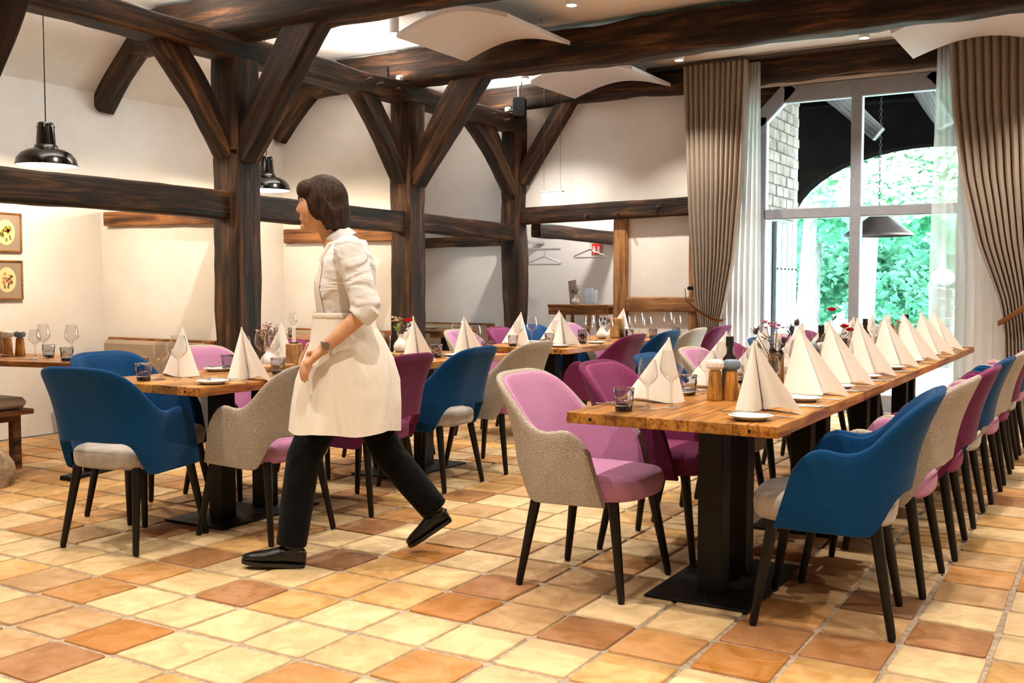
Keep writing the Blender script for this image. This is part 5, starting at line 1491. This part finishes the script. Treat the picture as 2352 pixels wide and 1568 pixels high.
# blouse
b = MB()
b.tube([(0, -.012, 1.425), (0, -.01, 1.39), (0, -.005, 1.33), (0, .012, 1.20), (0, .012, 1.06), (0, 0, .93), (0, 0, .88)], [(.075, .07), (.16, .085), (.19, .118), (.17, .135), (.15, .118), (.175, .135), (.18, .138)], 24)
b.ell((0, .085, 1.225), (.12, .062, .07), 16, 10)
for sh, el in ((shL, elL), (shR, elR)):
    b.ell(sh + Vector((0, 0, .0)), (.062, .066, .06), 14, 10)
    e2 = el + (el - sh).normalized() * .0
    b.tube([sh, sh.lerp(el, .35), sh.lerp(el, .7), sh.lerp(el, .93), el + Vector((0, .02, -.005))], [.064, .064, .062, .066, .058], 16)
def cyl_band(mb, p0, p1, r0, r1, n=18):
    mb.tube([p0, Vector(p0).lerp(Vector(p1), .5), p1], [r0, (r0 + r1) / 2 * 1.03, r1], n)
cyl_band(b, elL + Vector((0, -.012, .02)), elL.lerp(wrL, .20), .060, .055)
cyl_band(b, elR + Vector((0, -.012, .02)), elR.lerp(wrR, .20), .060, .055)
ro = remesh(b, 'blouse', .008, m_shirt, pers, 3)
co = MB(); co.tube([(0, .02, 1.405), (0, .045, 1.435), (0, .055, 1.45)], [(.085, .075), (.068, .066), (.064, .062)], 20, cap=False); co.build('collar', m_shirt, pers, smooth=60)
# apron dress: bib and flared skirt
sk = MB(); rows = []
nn = 64
for (z, rx, ry, cy2, wv) in ((1.10, .160, .134, .018, 0), (1.04, .166, .142, .020, 0), (.97, .182, .166, .002, .002), (.90, .20, .198, .0, .005), (.81, .216, .226, .004, .009), (.70, .228, .236, .012, .013), (.585, .236, .240, .020, .016)):
    row = []
    for k in range(nn):
        a = 2 * PI * k / nn; f = 1 + wv * 4 * (.5 * math.sin(a * 7 + .6) + .4 * math.sin(a * 11 + 2))
        row.append((rx * f * math.cos(a), cy2 + ry * f * math.sin(a), z + (.006 * math.sin(a * 5) if z < .6 else 0)))
    rows.append(row)
sk.grid(rows, wrapv=True)
inner = [[(x * .985, y * .985, z + (.002 if i else 0)) for (x, y, z) in r] for i, r in enumerate(reversed(rows))]
sk.grid(inner, wrapv=True)
sk.grid([rows[-1], inner[0]], wrapv=True)
sk.build('apron_skirt', m_apron, pers, smooth=180)
bib = MB(); rows = []
for z in np.linspace(1.08, 1.335, 9):
    row = []
    for k in range(15):
        u = -1 + 2 * k / 14
        wd = .125 - .02 * (z - 1.08) / .255
        x = u * wd
        rx = interp(z, [(1.06, .15), (1.20, .17), (1.33, .19)]); ry = interp(z, [(1.06, .118), (1.20, .135), (1.33, .118)]); cy3 = interp(z, [(1.06, .012), (1.20, .012), (1.33, -.005)])
        y = cy3 + ry * math.sqrt(max(.05, 1 - (x / rx) ** 2))
        q = 1 - (x / .12) ** 2 - ((z - 1.225) / .07) ** 2
        if q > 0: y = max(y, .085 + .062 * math.sqrt(q))
        row.append((x, y + .003, z))
    rows.append(row)
bib.grid(rows); back_ = [[(x, y - .014, z) for (x, y, z) in r] for r in rows]; bib.grid(back_)
bib.build('apron_bib', m_apron, pers, smooth=180)
bd = MB(); n0 = 30
bd.tube([(.162 * math.cos(2 * PI * k / n0), .018 + .137 * math.sin(2 * PI * k / n0), 1.09) for k in range(n0 + 1)], [(.003, .014)] * (n0 + 1), 8, cap=False); bd.build('apron_band', m_apron, pers, smooth=60)
for s in (-1, 1):
    MB().tube([(s * .09, .112, 1.325), (s * .085, .07, 1.395), (s * .085, .005, 1.418), (s * .09, -.055, 1.39), (s * .08, -.105, 1.31)], [(.004, .012)] * 5, 8).build('apron_strap', m_apron, pers, smooth=60)
# trousers
tr = MB()
tr.tube([(0, 0, .93), (0, 0, .84), (0, 0, .76)], [(.165, .12), (.165, .125), (.14, .11)], 20)
for h_, k_, a_ in ((hipL, knL, anL), (hipR, knR, anR)):
    d_ = (a_ - k_).normalized()
    tr.tube([h_ + Vector((0, 0, -.02)), h_.lerp(k_, .5), k_, k_.lerp(a_, .5), a_ - d_ * .01], [.098, .088, .074, .072, .066], 18)
remesh(tr, 'trousers', .009, m_trs, pers, 3)
def shoe(parent, ank, heel, toe, upv, nm):
    heel, toe, up = Vector(heel), Vector(toe), Vector(upv).normalized(); f = (toe - heel).normalized(); L = (toe - heel).length; s = f.cross(up).normalized()
    u = s.cross(f).normalized(); sh = MB(); rows = []
    for t, w, hgt in ((0, .025, .05), (.04, .034, .068), (.18, .037, .078), (.34, .038, .078), (.5, .043, .062), (.68, .046, .048), (.85, .038, .038), (.95, .024, .03), (1.0, .008, .022)):
        c = heel + f * L * t
        row = []
        for k in range(16):
            a = 2 * PI * k / 16; ca, sa = math.cos(a), math.sin(a)
            row.append(c + s * w * ca + u * (hgt * (.5 + .5 * math.copysign(abs(sa) ** .7, sa)) + .012))
        rows.append(row)
    sh.grid(rows, wrapv=True); n = len(sh.v); sh.f.append(tuple(range(16))); sh.f.append(tuple(reversed(range(n - 16, n))))
    o = sh.build('shoe', m_shoe, parent, smooth=70)
    so = MB(); poly = []
    for t, w in ((0, .026), (.05, .036), (.2, .039), (.4, .04), (.68, .048), (.86, .04), (.96, .024), (1.01, .006)): poly.append((t, w))
    up_, lo_ = [], []
    ring = [(t, w) for t, w in poly] + [(t, -w) for t, w in reversed(poly)]
    V = [heel + f * L * t + s * w for t, w in ring] + [heel + f * L * t + s * w + u * .016 for t, w in ring]
    n = len(ring); so.add(V, [tuple(range(n)), tuple(reversed(range(n, 2 * n)))] + [(i, (i + 1) % n, (i + 1) % n + n, i + n) for i in range(n)])
    so.build('sole', m_cap, o, smooth=30)
    MB().tube([ank, heel + f * L * .2 + u * .05], [(.046, .05), (.036, .045)], 14).build('shaft', m_shoe, o)
    la = MB()
    for k in range(4):
        c = heel + f * L * (.36 + .07 * k) + u * (.088 - .012 * k); la.tube([c - s * .022, c + u * .004, c + s * .022], .0028, 6)
    la.build('laces', m_trs, o)
shoe(pers, anL, (-.115, .185, .0), (-.115, .455, .022), (0, 0, 1), 'front')
shoe(pers, anR, (.10, -.425, .155), (.10, -.305, -.005 + .0), (0, .75, .6), 'rear') if False else None
# rear shoe: bent at the ball, heel lifted
rs = Vector((.10, -.455, .145)); rtoe = Vector((.10, -.30, .002))
shoe(pers, anR, rs, rs + (rtoe - rs).normalized() * .235 + Vector((0, .02, .035)), (0, .7, .7), 'rear')
# watch
wd = MB(); wv_ = (wrL - elL).normalized(); wc = wrL - wv_ * .03
a1_ = wv_.cross(Vector((1, 0, 0))).normalized(); b1_ = wv_.cross(a1_).normalized()
wt = thing('wristwatch', 'silver wristwatch on the near wrist of the woman', 'watch', (0, 0, 0)); wt.parent = None
ring = [wc + (a1_ * math.cos(2 * PI * k / 20) + b1_ * math.sin(2 * PI * k / 20)) * .029 for k in range(21)]
wt.location = pers.location; wt.rotation_euler = pers.rotation_euler
MB().tube(ring, [(.002, .009)] * 21, 6, cap=False).build('strap', m_steel, wt, smooth=60)
cf_ = wc + Vector((-.030, 0, .004)); MB().tube([cf_ + Vector((.004, 0, 0)), cf_ - Vector((.005, 0, 0))], .016, 16).build('dial', m_steel, wt)
